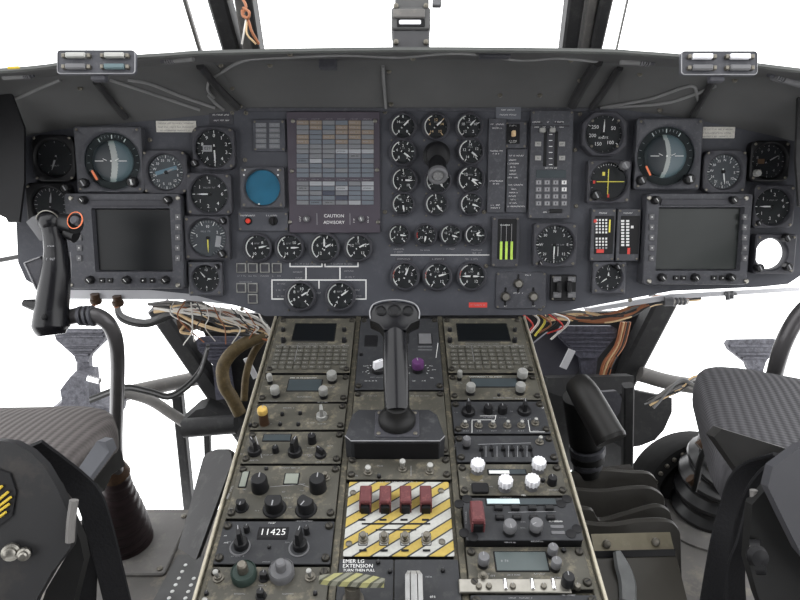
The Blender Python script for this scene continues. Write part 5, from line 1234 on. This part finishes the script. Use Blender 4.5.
b = MB(RUB); b.tube([W(202,322,1.42),W(232,322,1.42)], .022, 18, None, 0); thing1('motor_canister', b, 'black round canister beside the brown connector bundle', 'canister')

# ============================================================= PEDALS
def pedal(label, px, d, mm, stem):
    """px: plate outline (seen), stem: outline of arm"""
    o = world_thing('rudder_pedal', W(px[0][0], stem[-1][1], d+.03), label, 'pedal', 'rudder pedals')
    P = [W(x, y, d) for x, y in px]; b = MB(mm); dr = Vector((0,1,-.35)).normalized()*.018; b.loops([P, [p+dr for p in P]]); ob = child('foot_plate', rel(b, o), o)
    b = MB(mm)
    ys = [p[1] for p in px]; y0, y1 = min(ys), max(ys)
    for k in range(6):
        y = y0+3+(y1-y0-6)*k/6; xs = []
        for i_ in range(len(px)):
            A = px[i_]; B = px[(i_+1) % len(px)]
            if (A[1]-y)*(B[1]-y) < 0: xs.append(A[0]+(B[0]-A[0])*(y-A[1])/(B[1]-A[1]))
        if len(xs) >= 2:
            a, c = min(xs)+2, max(xs)-2
            if c-a > 5: b.tube([W(a,y,d-.002),W(c,y,d-.002)], .0035, 6, None, 0)
    child('tread_bars', rel(b, o), o)
    P = [W(x, y, d+.02) for x, y in stem]; b = MB(mm); b.loops([P, [p+dr for p in P]]); child('arm', rel(b, o), o); return o
pedal('grey treaded rudder pedal seen against daylight right of the left stick grip', [(53,330),(56,329),(103,329),(106,334),(104,341),(90,355),(88,362),(76,362),(74,356),(56,340)], 1.60, PEDM, [(77,355),(89,355),(90,380),(90,402),(76,403)])
pedal('dark treaded rudder pedal half hidden behind the brown hose', [(196,340),(200,337),(240,337),(244,342),(240,350),(228,366),(214,366),(198,350)], 1.58, PEDD, [(212,360),(228,360),(234,398),(216,400)])
pedal('dark blue-grey treaded rudder pedal right of the console head', [(558,333),(562,327),(568,326),(612,326),(617,329),(616,337),(602,353),(598,358),(580,358),(574,352),(560,338)], 1.46, PEDD, [(580,354),(598,354),(596,374),(582,376)])
pedal('grey treaded rudder pedal seen against daylight above the right seat', [(727,344),(730,340),(775,339),(778,342),(775,350),(766,362),(764,369),(749,369),(747,363),(730,350)], 1.60, PEDM, [(750,364),(764,364),(763,384),(750,382)])
o = world_thing('pedal_bracket', W(76,418,1.56), 'rough grey cast bracket carrying the left outer pedal', 'bracket')
P = [W(x, y, 1.57) for x, y in ((70,377),(88,378),(90,405),(118,409),(116,420),(40,420),(62,402),(60,390))]; b = MB(PEDM); b.loops([P,[p+Vector((0,.06,0)) for p in P]]); child('casting', rel(b, o), o)
b = MB(CHR); b.tube([W(88,378,1.55),W(100,381,1.55)], .008, 10, None, 0); child('pivot_pin', rel(b, o), o)
b = MB(FRAMEM); P = [W(x, y, 1.58) for x, y in ((180,424),(196,410),(205,408),(230,420),(238,432),(190,436))]; b.loops([P,[p+Vector((0,.05,0)) for p in P]]); b.tube([W(184,428,1.56),W(236,424,1.56)], .024, 14, None, 0); thing1('pedal_bracket', b, 'dark lumpy bracket at the foot of the half hidden left pedal', 'bracket')
# grey triangular plate + lit strap in the right foot well
slab('trim_23', [(532,345),(548,332),(590,340),(578,372),(566,384),(545,384)], 1.50, .02, mat('footwell_plate',(.055,.055,.068),.5,var=.2))
b = MB(PALE); b.ribbon([W(572,350,1.44),W(563,368,1.45)], (1,0,0), .016, .004, None, 1); pp = [q for q in bpy.data.objects if q.name.startswith('rudder_pedal')]; pp.sort(key=lambda q: q.name); child('link', rel(b, pp[2]), pp[2], 'short pale metal strap')  # loose metal strap of unknown use, only parented to the pedal
b = MB(PALE); b.ribbon([W(246,358,1.44),W(256,378,1.45)], (1,0,0), .012, .004, None, 1); child('link', rel(b, pp[1]), pp[1], 'short pale metal strap')

# ============================================================= LEFT CYCLIC STICK
gd = 1.02
o = world_thing('control_stick', W(130,545,1.47), 'left black flight control stick with a grip, paddle and bent grey tube', 'control stick', 'flight control sticks')
b = MB(TUBEM); b.tube([W(64,318,gd+.02),W(82,315,gd+.02),W(97,316,gd+.02),W(110,326,gd+.03),(W(117,350,gd+.06)),W(117,400,gd+.16),W(116,440,gd+.25),W(117,486,gd+.36)], [.0125,.0135,.0135,.0125,.0120,.0125,.013,.014], 20); child('tube', rel(b, o), o)
b = MB(BEZL); 
for (x, w_) in ((80,3),(86,2.5),(91,2.5)): b.tube([W(x,316,gd+.018),W(x+w_,315.7,gd+.018)], .0165+.001*(x-80)/10, 20, None, 0)
child('clamp_rings', rel(b, o), o)
b = MB(GRIP); b.tube([W(52,335,gd),W(51,326,gd),W(52,308,gd),W(54,290,gd-.002),W(56,270,gd-.004),W(56,252,gd-.004),W(54,236,gd-.003),W(52,226,gd-.002)], [.020,.0285,.0255,.024,.0215,.018,.0165,.0175], 28); g_ = child('grip', rel(b, o), o)
b = MB(GRIP, DIM); c = W(51,221,gd-.004); b.lathe([(.0,-.022),(.012,-.020),(.0185,-.010),(.020,.0),(.0175,.009),(.012,.015),(.004,.017)], 24, None, Matrix.Translation(c) @ Matrix.Rotation(R(20),4,'X'), False, True); child('grip_head', rel(b, o), o)
b = MB(STEEL); b.tube([c+Vector((.019*math.cos(R(t)), -.008, .019*math.sin(R(t)))) for t in range(20, 165, 18)], .0010, 6); child('rim', rel(b, o), o)
b = MB(KGRY); P = [W(x, y, gd-.004) for x, y in ((26,222),(32,217),(42,216),(43,240),(40,241))]; b.loops([P,[p+Vector((0,.014,0)) for p in P]]); child('upper_paddle', rel(b, o), o)
b = MB(BEZ, DIM); P = [W(x, y, gd-.006) for x, y in ((25,262),(40,257),(43,262),(38,290),(36,290))]; b.loops([P,[p+Vector((0,.014,0)) for p in P]]); tg_ = child('trigger', rel(b, o), o)
b = MB(DIM); b.tube([W(24,263,gd-.008),W(36,289,gd-.008)], .0012, 6, None, 0); b.tube([W(24,263,gd-.008),W(40,257,gd-.008)], .0010, 6, None, 0); child('trigger_edge', rel(b, o), tg_)
tg2 = tg_.children[0]; tg2.location = (0,0,0)
b = MB(KBLK); b.tube([W(24,303,gd),W(40,306,gd)], [.006,.012], 14, None, 0); child('side_lug', rel(b, o), o)
b = MB(KBLK); b.tube([W(60,222,gd),W(76,224,gd-.01)], [.014,.016], 16, None, 0); b.tube([W(66,232,gd),W(76,236,gd)], [.010,.012], 14, None, 0); child('switch_arm', rel(b, o), o)
c = W(75.5,220.5,gd-.026); b = MB(ORG); b.lathe([(.0138,0),(.0142,.001),(.0138,.0022),(.0130,.0022),(.0127,.001)], 28, None, Matrix.Translation(c) @ Matrix.Rotation(R(60),4,'X') @ Matrix.Rotation(R(-12),4,'Y'), False, False)
child('orange_ring', rel(b, o), o, 'thin bright orange ring around the thumb switch'); b = MB(BEZL); b.lathe([(.007,-.008),(.007,.004),(.005,.006)], 16, None, Matrix.Translation(c) @ Matrix.Rotation(R(60),4,'X')); child('thumb_switch', rel(b, o), o)
b = MB(BLK); b.lathe([(.0045,-.002),(.0045,.002),(.003,.003)], 12, None, Matrix.Translation(W(44,317,gd-.030)) @ Matrix.Rotation(R(68),4,'X')); child('screw', rel(b, o), o)
b = MB(DIM); Mx = Matrix.Translation(W(51,246,gd-.024)) @ Matrix.Rotation(R(68),4,'X'); b.scrib(0,0,0,.012,.003,DIM) ; b.v = [Mx @ v for v in b.v]; child('lettering', rel(b, o), o)
b = MB(DIM); Mx = Matrix.Translation(W(51,259,gd-.0275)) @ Matrix.Rotation(R(68),4,'X'); b.scrib(0,0,0,.016,.004,DIM) ; b.v = [Mx @ v for v in b.v]; child('lettering', rel(b, o), o)
b = MB(DIM); b.tube([W(70,252,gd+.01),W(71,270,gd+.01),W(69,290,gd+.012)], .0012, 6); child('scale_edge', rel(b, o), o)
# right stick tube
o = world_thing('control_stick', W(752,500,1.36), 'thick dark curved stick tube rising past the right seat to the frame edge', 'control stick', 'flight control sticks')
b = MB(TUBEM); b.tube([W(845,276,1.0),W(815,300,1.0),W(798,317,1.01),W(785,340,1.02),W(777,364,1.04),W(771,390,1.08),W(760,430,1.16),W(752,470,1.22)], .0130, 20); child('tube', rel(b, o), o)
b = MB(GRIP); b.tube([W(845,282,1.0),W(880,270,1.0),W(900,230,1.0)], .024, 20); child('grip', rel(b, o), o)

# ============================================================= BELLOWS BOOTS
def bellows(name, label, path, radii, nrib, amp, mm, seat_label='boot', base=None):
    P = catmull(path, 16); n = nrib*6; out = []
    L_ = len(P)-1; pts = []; rs = []
    for k in range(n+1):
        t = k/n*L_; i_ = min(int(t), L_-1); pts.append(P[i_].lerp(P[i_+1], t-i_))
        q = k/n*(len(radii)-1); j = min(int(q), len(radii)-2); rs.append((radii[j]*(1-(q-j))+radii[j+1]*(q-j))*(1+amp*math.sin(2*math.pi*nrib*k/n)))
    b = MB(mm); b.tube(pts, rs, 28, None, 0)
    return b
o = world_thing('stick_boot', onz(128,545,0.0), 'dark maroon ribbed rubber boot at the foot of the left stick', 'boot', 'ribbed rubber boots')
pb = onz(124,540,.012); pt_ = W(115,474,1.36)
b = bellows('', '', [pb, pb.lerp(pt_,.35), pb.lerp(pt_,.7), pt_], [.064,.058,.047,.034,.028], 9, .04, BRNB); child('bellows', rel(b, o), o)
b = MB(KBRN); b.tube([pt_, pt_+Vector((0,-.01,.035))], [.032,.024], 18, None, 0); child('cuff', rel(b, o), o)
b = MB(FRAMEL); b.rbox(pb.x+.01, pb.y, .0, .008, .24, .20, .01, .003); child('base_plate', rel(b, o), o)
for sx in (-1,1):
    for sy in (-1,1): b = MB(SCR); b.lathe([(.007,.007),(.007,.011),(.004,.013)],10,None,T(pb.x+.01+sx*.105,pb.y+sy*.085,0)); child('bolt', rel(b, o), o)
o = world_thing('stick_boot', onz(712,530,0.0), 'large black rubber boot with deep ribs between the right seat and the console', 'boot', 'ribbed rubber boots')
pb = onz(706,510,.016); pt_ = pb+Vector((.03,-.04,.25)); pc = pb+Vector((.004,-.012,.13))
b = bellows('', '', [pb, pc, pb.lerp(pt_,.8)+Vector((.0,0,0)), pt_], [.080,.082,.080,.068,.050], 8, .11, BOOT); child('bellows', rel(b, o), o)
b = MB(FRAMEL); b.lathe([(.135,0),(.135,.006),(.12,.016),(.09,.017)], 36, None, T(pb.x, pb.y, 0)); child('base_flange', rel(b, o), o)
for k in range(10): b = MB(SCR); b.lathe([(.005,.006),(.005,.010),(.003,.012)],8,None,T(pb.x+.128*math.cos(k*.63),pb.y+.128*math.sin(k*.63),0)); child('bolt', rel(b, o), o)

# ============================================================= RIGHT OF CONSOLE : duct, flashlight, pleated shield, box
o = world_thing('corrugated_duct', W(588,470,1.15), 'vertical black duct with ribbed rings right of the console edge', 'duct')
b = MB(RUB); b.tube([W(580,396,1.10),W(583,420,1.12),W(586,442,1.14)], .030, 20, None, 4); child('upper_sleeve', rel(b, o), o)
for k, (y, r_) in enumerate(((442,.0285),(449,.032),(456,.030),(463,.026),(469,.024))): b = MB(BEZL if k in (1,3) else RUB); b.tube([W(587,y-3,1.14),W(587.5,y+3.5,1.145)], r_, 20, None, 0); child('ring', rel(b, o), o)
o = world_thing('flashlight', W(605,440,1.02), 'black cylindrical lamp leaning to the right of the ribbed duct', 'flashlight')
b = MB(LEA); b.tube([W(578,384,1.06),W(586,396,1.04),W(610,438,1.0)], [.022,.025,.0255], 24, None, 3); child('body', rel(b, o), o)
b = MB(LEA); b.tube([W(609.5,437,1.0),W(611.5,441,.997)], [.0262,.0250], 24, None, 0); child('end_ring', rel(b, o), o)
slab('trim_24', [(603,392),(617,391),(622,398),(620,412),(612,424),(604,420)], 1.2, .02, BEZ)
slab('trim_25', [(548,378),(634,376),(634,392),(604,396),(560,396),(548,392)], 1.42, .05, FRAMEM)
o = world_thing('floor_cover', W(620,520,1.0), 'stack of four black leather flaps overlapping right of the console', 'cover')
def flap(pts_top, ybot, d, mm, curl=.02, lab=None):
    # pts_top: edge polyline in px, leaning back as it goes down
    b = MB(mm); rings = []
    for (x, y) in catmull([Vector((p[0],p[1],0)) for p in pts_top], 5) and [(q.x, q.y) for q in catmull([Vector((p[0],p[1],0)) for p in pts_top], 5)]:
        t = W(x, y, d); rings.append([t+Vector((0,.010,-.003)), t+Vector((0,.004,.001)), t+Vector((0,-.003,0)), t+Vector((0,-.006,-.006)), t+Vector((0,-.026,-.05)), t+Vector((0,-.020,-.052))])
    b.loops(rings); return child('flap', rel(b, o), o)
flap([(570,474),(600,470),(630,472),(648,473),(656,480),(656,486)], 0, 1.13, FLAP)
flap([(572,489),(600,491),(630,488),(650,488),(662,495),(664,502)], 0, 1.08, FLAP)
flap([(578,508),(592,510),(600,520),(625,514),(655,506),(668,510),(671,519)], 0, 1.03, FLAP)
flap([(582,523),(610,525),(640,521),(668,521),(678,529),(680,540)], 0, .98, FLAP)
b = MB(FRAMEL); P = [W(x, y, 1.15) for x, y in ((572,470),(630,464),(636,472),(576,478))]; b.loops([P,[p+Vector((0,.01,-.02)) for p in P]]); child('mount_plate', rel(b, o), o)
b = MB(LEA); P = [W(x,y,1.16) for x, y in ((574,480),(656,480),(664,500),(680,540),(680,575),(590,575),(580,520))]; P2=[Vector((p.x,p.y+.05,p.z-.1)) for p in P]; b.loops([P,P2]); child('backing', rel(b, o), o)
o = world_thing('control_box', W(640,600,.80), 'dark box with a beige strip and a pale lever, right of the console bottom', 'control box')
A0 = W(591,534,.90); A1 = W(670,532,.90); A2 = W(674,549,.885); A3 = W(594,551,.885)
b = MB(BEIGE); P = [A3,A2,A1,A0]; nrm = (A2-A3).cross(A1-A3).normalized()*.004; b.loops([[p-nrm for p in P],P]); sp_ = child('beige_strip', rel(b, o), o, 'beige metal strip with two screws')
for (x, y) in ((607,544),(656,542)): b = MB(SCR, BLK); Mx = Matrix.Translation(W(x,y,.886)) @ Matrix.Rotation(R(60),4,'X'); b.lathe([(.0055,-.003),(.0055,.001),(.0035,.002)],14,None,Mx); child('screw', rel(b, o), o)
b = MB(mat('box_top_brown',(.040,.037,.031),.4,var=.3,scale=15)); b0 = W(594,552,.886); b1 = W(675,550,.886); c1 = W(697,640,.80); c0 = W(590,640,.80)
P = [c0, c1, b1, b0]; b.loops([[p+Vector((0,0,-.10)) for p in P], P]); child('body', rel(b, o), o)
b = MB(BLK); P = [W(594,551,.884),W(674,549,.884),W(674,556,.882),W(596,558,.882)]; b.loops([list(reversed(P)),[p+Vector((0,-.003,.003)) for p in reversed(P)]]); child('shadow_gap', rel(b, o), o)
b = MB(mat('lever_pale',(.15,.155,.155),.45,var=.3,scale=60)); b.ribbon([W(617,552,.872),W(622,566,.86),W(627,582,.85),(W(628,602,.83))], (1,0,0), [.006,.015,.018,.016], .010); child('lever', rel(b, o), o, 'pale grey worn lever')

# ============================================================= ANGLED PLATE, LEDGE LEFT OF CONSOLE
P = [W(203,458,1.16),W(207,453,1.16),W(214,450,1.15),W(226,450,1.13),W(231,453,1.12),W(232,462,1.10),W(196,560,.98),W(178,548,1.04)]
b = MB(mat('side_plate_grey',(.032,.031,.032),.5,var=.3,scale=12,wear=(.16,.16,.15),wamt=.4)); b.loops([P,[p+Vector((.0,.02,-.012)) for p in P]]); thing1('side_plate', b, 'flat grey angled plate leaning beside the left edge of the console', 'plate')
b = MB(WHT)
o = world_thing('perforated_sill', Vector((-.36,.95,.003)), 'dark sill with rows of small pale holes on the floor left of the console', 'sill')
s_ = MB(mat('sill_dark',(.085,.085,.085),.6,var=.4,scale=20,bump=.2)); a0 = onz(178,556,.004); a1 = onz(206,556,.004); c1 = onz(200,612,.004); c0 = onz(148,612,.004)
P = [c0,c1,a1,a0]; s_.prism([[(p.x,p.y) for p in P]], .0005, .008); child('strip', rel(s_, o), o)
dd = MB(WHT)
for r_ in range(2):
    for k in range(7):
        q = onz(185.5-3.3*k, 565+6.6*k, .0082) if r_ == 0 else onz(191-2.8*(k-1), 585+6.6*(k-1), .0082)
        d1 = MB(WHT); d1.lathe([(.0045,0),(.0035,.0012)],10,None,Matrix.Translation(q)); child('rivet', rel(d1, o), o)

# ============================================================= SEATS
def superbox(cx, cy, cz, sx, sy, sz, e=.35, nu=48, nv=20, fn=None, M=None):
    b = MB(); vs = []; 
    def sp(c, e_): return math.copysign(abs(c)**e_, c)
    rings = []
    for i_ in range(nv+1):
        ph = -math.pi/2+math.pi*i_/nv; cp = max(math.cos(ph), .001)**.45; zz = sp(math.sin(ph), .5)
        ring = []
        for j in range(nu):
            th = 2*math.pi*j/nu; p = Vector((sx/2*cp*sp(math.cos(th), e), sy/2*cp*sp(math.sin(th), e), sz/2*zz))
            if fn: p = fn(p)
            ring.append(M @ p if M is not None else p+Vector((cx,cy,cz)))
        rings.append(ring)
    return rings
def seat(label, name, M, sx, sy, sz, mm, fn, piping=True):
    o = empty(name, M, label, 'seat', 'pilot seats')
    b = MB(mm); b.loops(superbox(0,0,0,sx,sy,sz,fn=fn)); child('cushion', b, o, None); return o
def fl(p):
    p = p.copy(); 
    if p.y > 0: p.z -= .25*(p.y)**2*1.2
    p.z += .16*(p.x/.25)**2*.12
    return p
sl_o = seat('left seat with a brown ribbed mesh cushion and black side armour', 'pilot_seat', Matrix.Translation((-.675,.52,.585)) @ Matrix.Rotation(R(-2),4,'Z'), .56, .62, .11, SEATL, fl)
sr_o = seat('right seat with a dark grey ribbed mesh cushion and black side armour', 'pilot_seat', Matrix.Translation((.695,.68,.580)) @ Matrix.Rotation(R(-17),4,'Z') , .56, .36, .10, SEATR, fl)
def wslab(px, d, t, mm, parent, name, label=None, dirv=None):
    ds = d if isinstance(d, (list, tuple)) else [d]*len(px)
    P = [W(x, y, q) for (x, y), q in zip(px, ds)]; dr = Vector(dirv).normalized()*t if dirv else Vector((0, math.cos(TH), -math.sin(TH)))*t
    b = MB(mm); b.loops([P, [p+dr for p in P]]); inv = parent.matrix_world.inverted(); b.v = [inv @ v for v in b.v]; return child(name, b, parent, label)
bpy.context.view_layer.update()
ARM = mat('armour_black_grey',(.017,.017,.018),.42,var=.35,scale=9,wear=(.09,.075,.06),wamt=.35)
wslab([(-60,435),(0,441),(14,443),(30,452),(44,466),(56,486),(66,508),(72,530),(70,548),(52,572),(36,600),(20,640),(-60,640)], .55, .010, ARM, sl_o, 'side_armour')
wslab([(56,486),(66,508),(80,540),(84,560),(74,600),(66,640),(30,640),(46,590),(70,550)], .60, .012, RUB, sl_o, 'lower_cover')
wslab([(70,481),(97,441),(105,442),(109,452),(82,488)], [.66,.72,.72,.72,.66], .02, mat('rail_grey_blue',(.07,.072,.08),.4,var=.2), sl_o, 'frame_bar', 'grey metal frame bar')
wslab([(88,488),(114,454),(118,470),(104,480),(96,496)], [.70,.76,.76,.74,.70], .02, RUB, sl_o, 'frame_bracket')
inv = sl_o.matrix_world.inverted()
def wpart(mb, parent, name, label=None):
    iv = parent.matrix_world.inverted(); mb.v = [iv @ v for v in mb.v]; return child(name, mb, parent, label)
b = MB(BLK); P = [(-6,468),(10,474),(16,492),(12,516),(-6,530)]; q_ = [W(x,y,.548) for x,y in P]; b.loops([q_,[p+Vector((0,.004,0)) for p in q_]]); dec = wpart(b, sl_o, 'emblem')
b = MB(EMBL)
for (x0,y0,x1,y1) in ((-4,492,2,486),(-4,502,8,492),(-2,507,11,497),(-2,512,9,504),(-2,518,6,512)): b.tube([W(x0,y0,.546),W(x1,y1,.546)], .0012, 6, None, 0)
wpart(b, sl_o, 'emblem_stripes', 'yellow stripes of the emblem')
for (x,y,r_) in ((11,552,.0075),(24,554,.0055)):
    b = MB(STEEL); b.lathe([(r_,-.002),(r_,.002),(r_*.7,.003),(r_*.65,.006),(r_*.4,.007)], 16, None, Matrix.Translation(W(x,y,.545)) @ Matrix.Rotation(R(68),4,'X') @ Matrix.Rotation(R(20),4,'Y')); wpart(b, sl_o, 'bolt')
b = MB(FRAMEL); b.tube([W(74,500,.545),W(71,522,.545),W(70,542,.545)], .0038, 10, None, 2); wpart(b, sl_o, 'adjust_rod')
b = MB(FRAMEM); b.tube([W(-20,560,.62),W(30,540,.62),W(66,516,.62)], .010, 12); wpart(b, sl_o, 'frame_tube')
# straps left
def straps(parent, label, lst, group='seat harness straps'):
    o = world_thing('harness_strap', W(*lst[0][0][0]), label, 'strap', group)
    for (pts, w_, side) in lst:
        b = MB(WEB); b.ribbon([W(*p) for p in pts], side, w_, .004, None, 8); child('webbing', rel(b, o), o)
    return o
straps(None, 'black harness strap hanging from the left seat side to the floor', [
 ([(30,446,.60),(52,462,.62),(74,480,.64),(90,500,.65),(100,530,.66),(110,570,.67),(122,620,.68)], .025, (1,.25,0)),
 ([(72,484,.65),(88,498,.66),(92,530,.67),(88,570,.68),(86,620,.69)], .018, (1,.1,0))])
# seat feet so that seats stand on the floor
for (so, x, y0) in ((sl_o, -.66, .5), (sr_o, .74, .5)):
    b = MB(FRAMEM); b.rbox(x, y0-.05, .0, .50, .34, .40, .02, .01); wpart(b, so, 'pedestal')
wslab([(773,467),(800,447),(840,430),(860,440),(860,640),(840,600),(800,552),(784,520),(768,487)], .58, .012, mat('armour_grey_worn',(.045,.045,.05),.4,var=.3,scale=9,wear=(.10,.08,.06),wamt=.4), sr_o, 'side_armour')
wslab([(714,437),(722,429),(790,450),(780,468),(772,482),(746,482),(728,462)], [.74,.74,.70,.70,.70,.74], .02, LEA, sr_o, 'frame_bar')
b = MB(RUB); b.tube([W(753,557,.60),W(763,557,.596)], .016, 18, None, 0); b.mats[0] = BLK; b.lathe([(.003,-.007),(.008,-.005),(.010,.0),(.008,.006),(.003,.0075)], 20, None, Matrix.Translation(W(757,556,.59)) @ Matrix.Rotation(R(68),4,'X')); wpart(b, sr_o, 'lever_knob')
b = MB(FRAMEL); b.tube([W(754,490,.62),W(755,520,.62),W(753,548,.61)], .004, 10, None, 2); wpart(b, sr_o, 'lever_rod')
b = MB(RUB); b.tube([W(757,500,.62),W(764,540,.62),W(780,575,.62),W(800,590,.62)], .010, 10); wpart(b, sr_o, 'cable')
straps(None, 'black harness strap hanging from the right seat to the floor', [
 ([(786,456,.66),(760,464,.70),(742,480,.72),(732,510,.73),(722,550,.73),(710,620,.74)], .027, (1,-.2,0)),
 ([(788,458,.64),(764,476,.66),(748,505,.68),(738,550,.70),(728,625,.72)], .016, (1,-.1,0)),
 ([(756,500,.66),(746,540,.66),(736,570,.67),(738,620,.68)], .018, (1,0,0))])
o = world_thing('linkage_bracket', W(702,450,1.2), 'small corroded linkage in front of the right seat cushion', 'linkage')
for pts, r_, mm in (([(712,442,1.15),(702,456,1.16),(697,478,1.17),(694,490,1.18)],.006,RUB),([(706,440,1.15),(698,446,1.15)],.008,KBRN),([(690,478,1.18),(696,484,1.18)],.010,KBRN),([(712,446,1.14),(708,470,1.16)],.003,STEEL),([(716,462,1.1),(724,474,1.1),(730,482,1.1)],.008,RUB)):
    b = MB(mm); b.tube([W(*p) for p in pts], r_, 10, None, 3); child('link', rel(b, o), o)

# dark cover below the right armour
bpy.context.view_layer.update()
wslab([(752,505),(768,487),(786,522),(802,554),(842,604),(860,640),(775,640),(758,596),(748,560)], .61, .012, RUB, sr_o, 'lower_cover')
# ============================================================= CABIN SHELL behind and above, LIGHT
# unseen cabin roof with two roof windows, rear bulkhead, added to cut light from behind; daylight enters by the roof, side and front windows
RF = mat('roof_lining', (.09,.09,.09), .8, var=.1)
def roofbox(name, x0, x1, y0, y1, z0=1.78, z1=1.82):
    b = MB(RF); b.rbox((x0+x1)/2, (y0+y1)/2, z0, z1, x1-x0, y1-y0, .005, .002); return struct(name, b)
roofbox('unseen_ceiling', -1.05, 1.05, -1.3, -.35)
roofbox('trim_26', -.22, .22, -.35, .75)
b = MB(RF); b.rbox(0, -1.28, 0, 1.80, 2.1, .04, .005, .002); struct('unseen_wall_back', b)
for sx in (-1, 1):
    b = MB(FRAMEM); b.rbox(sx*1.04, -.25, 0, .62, .03, 2.0, .005, .002); struct('wall_right_lower' if sx > 0 else 'wall_left_lower', b)
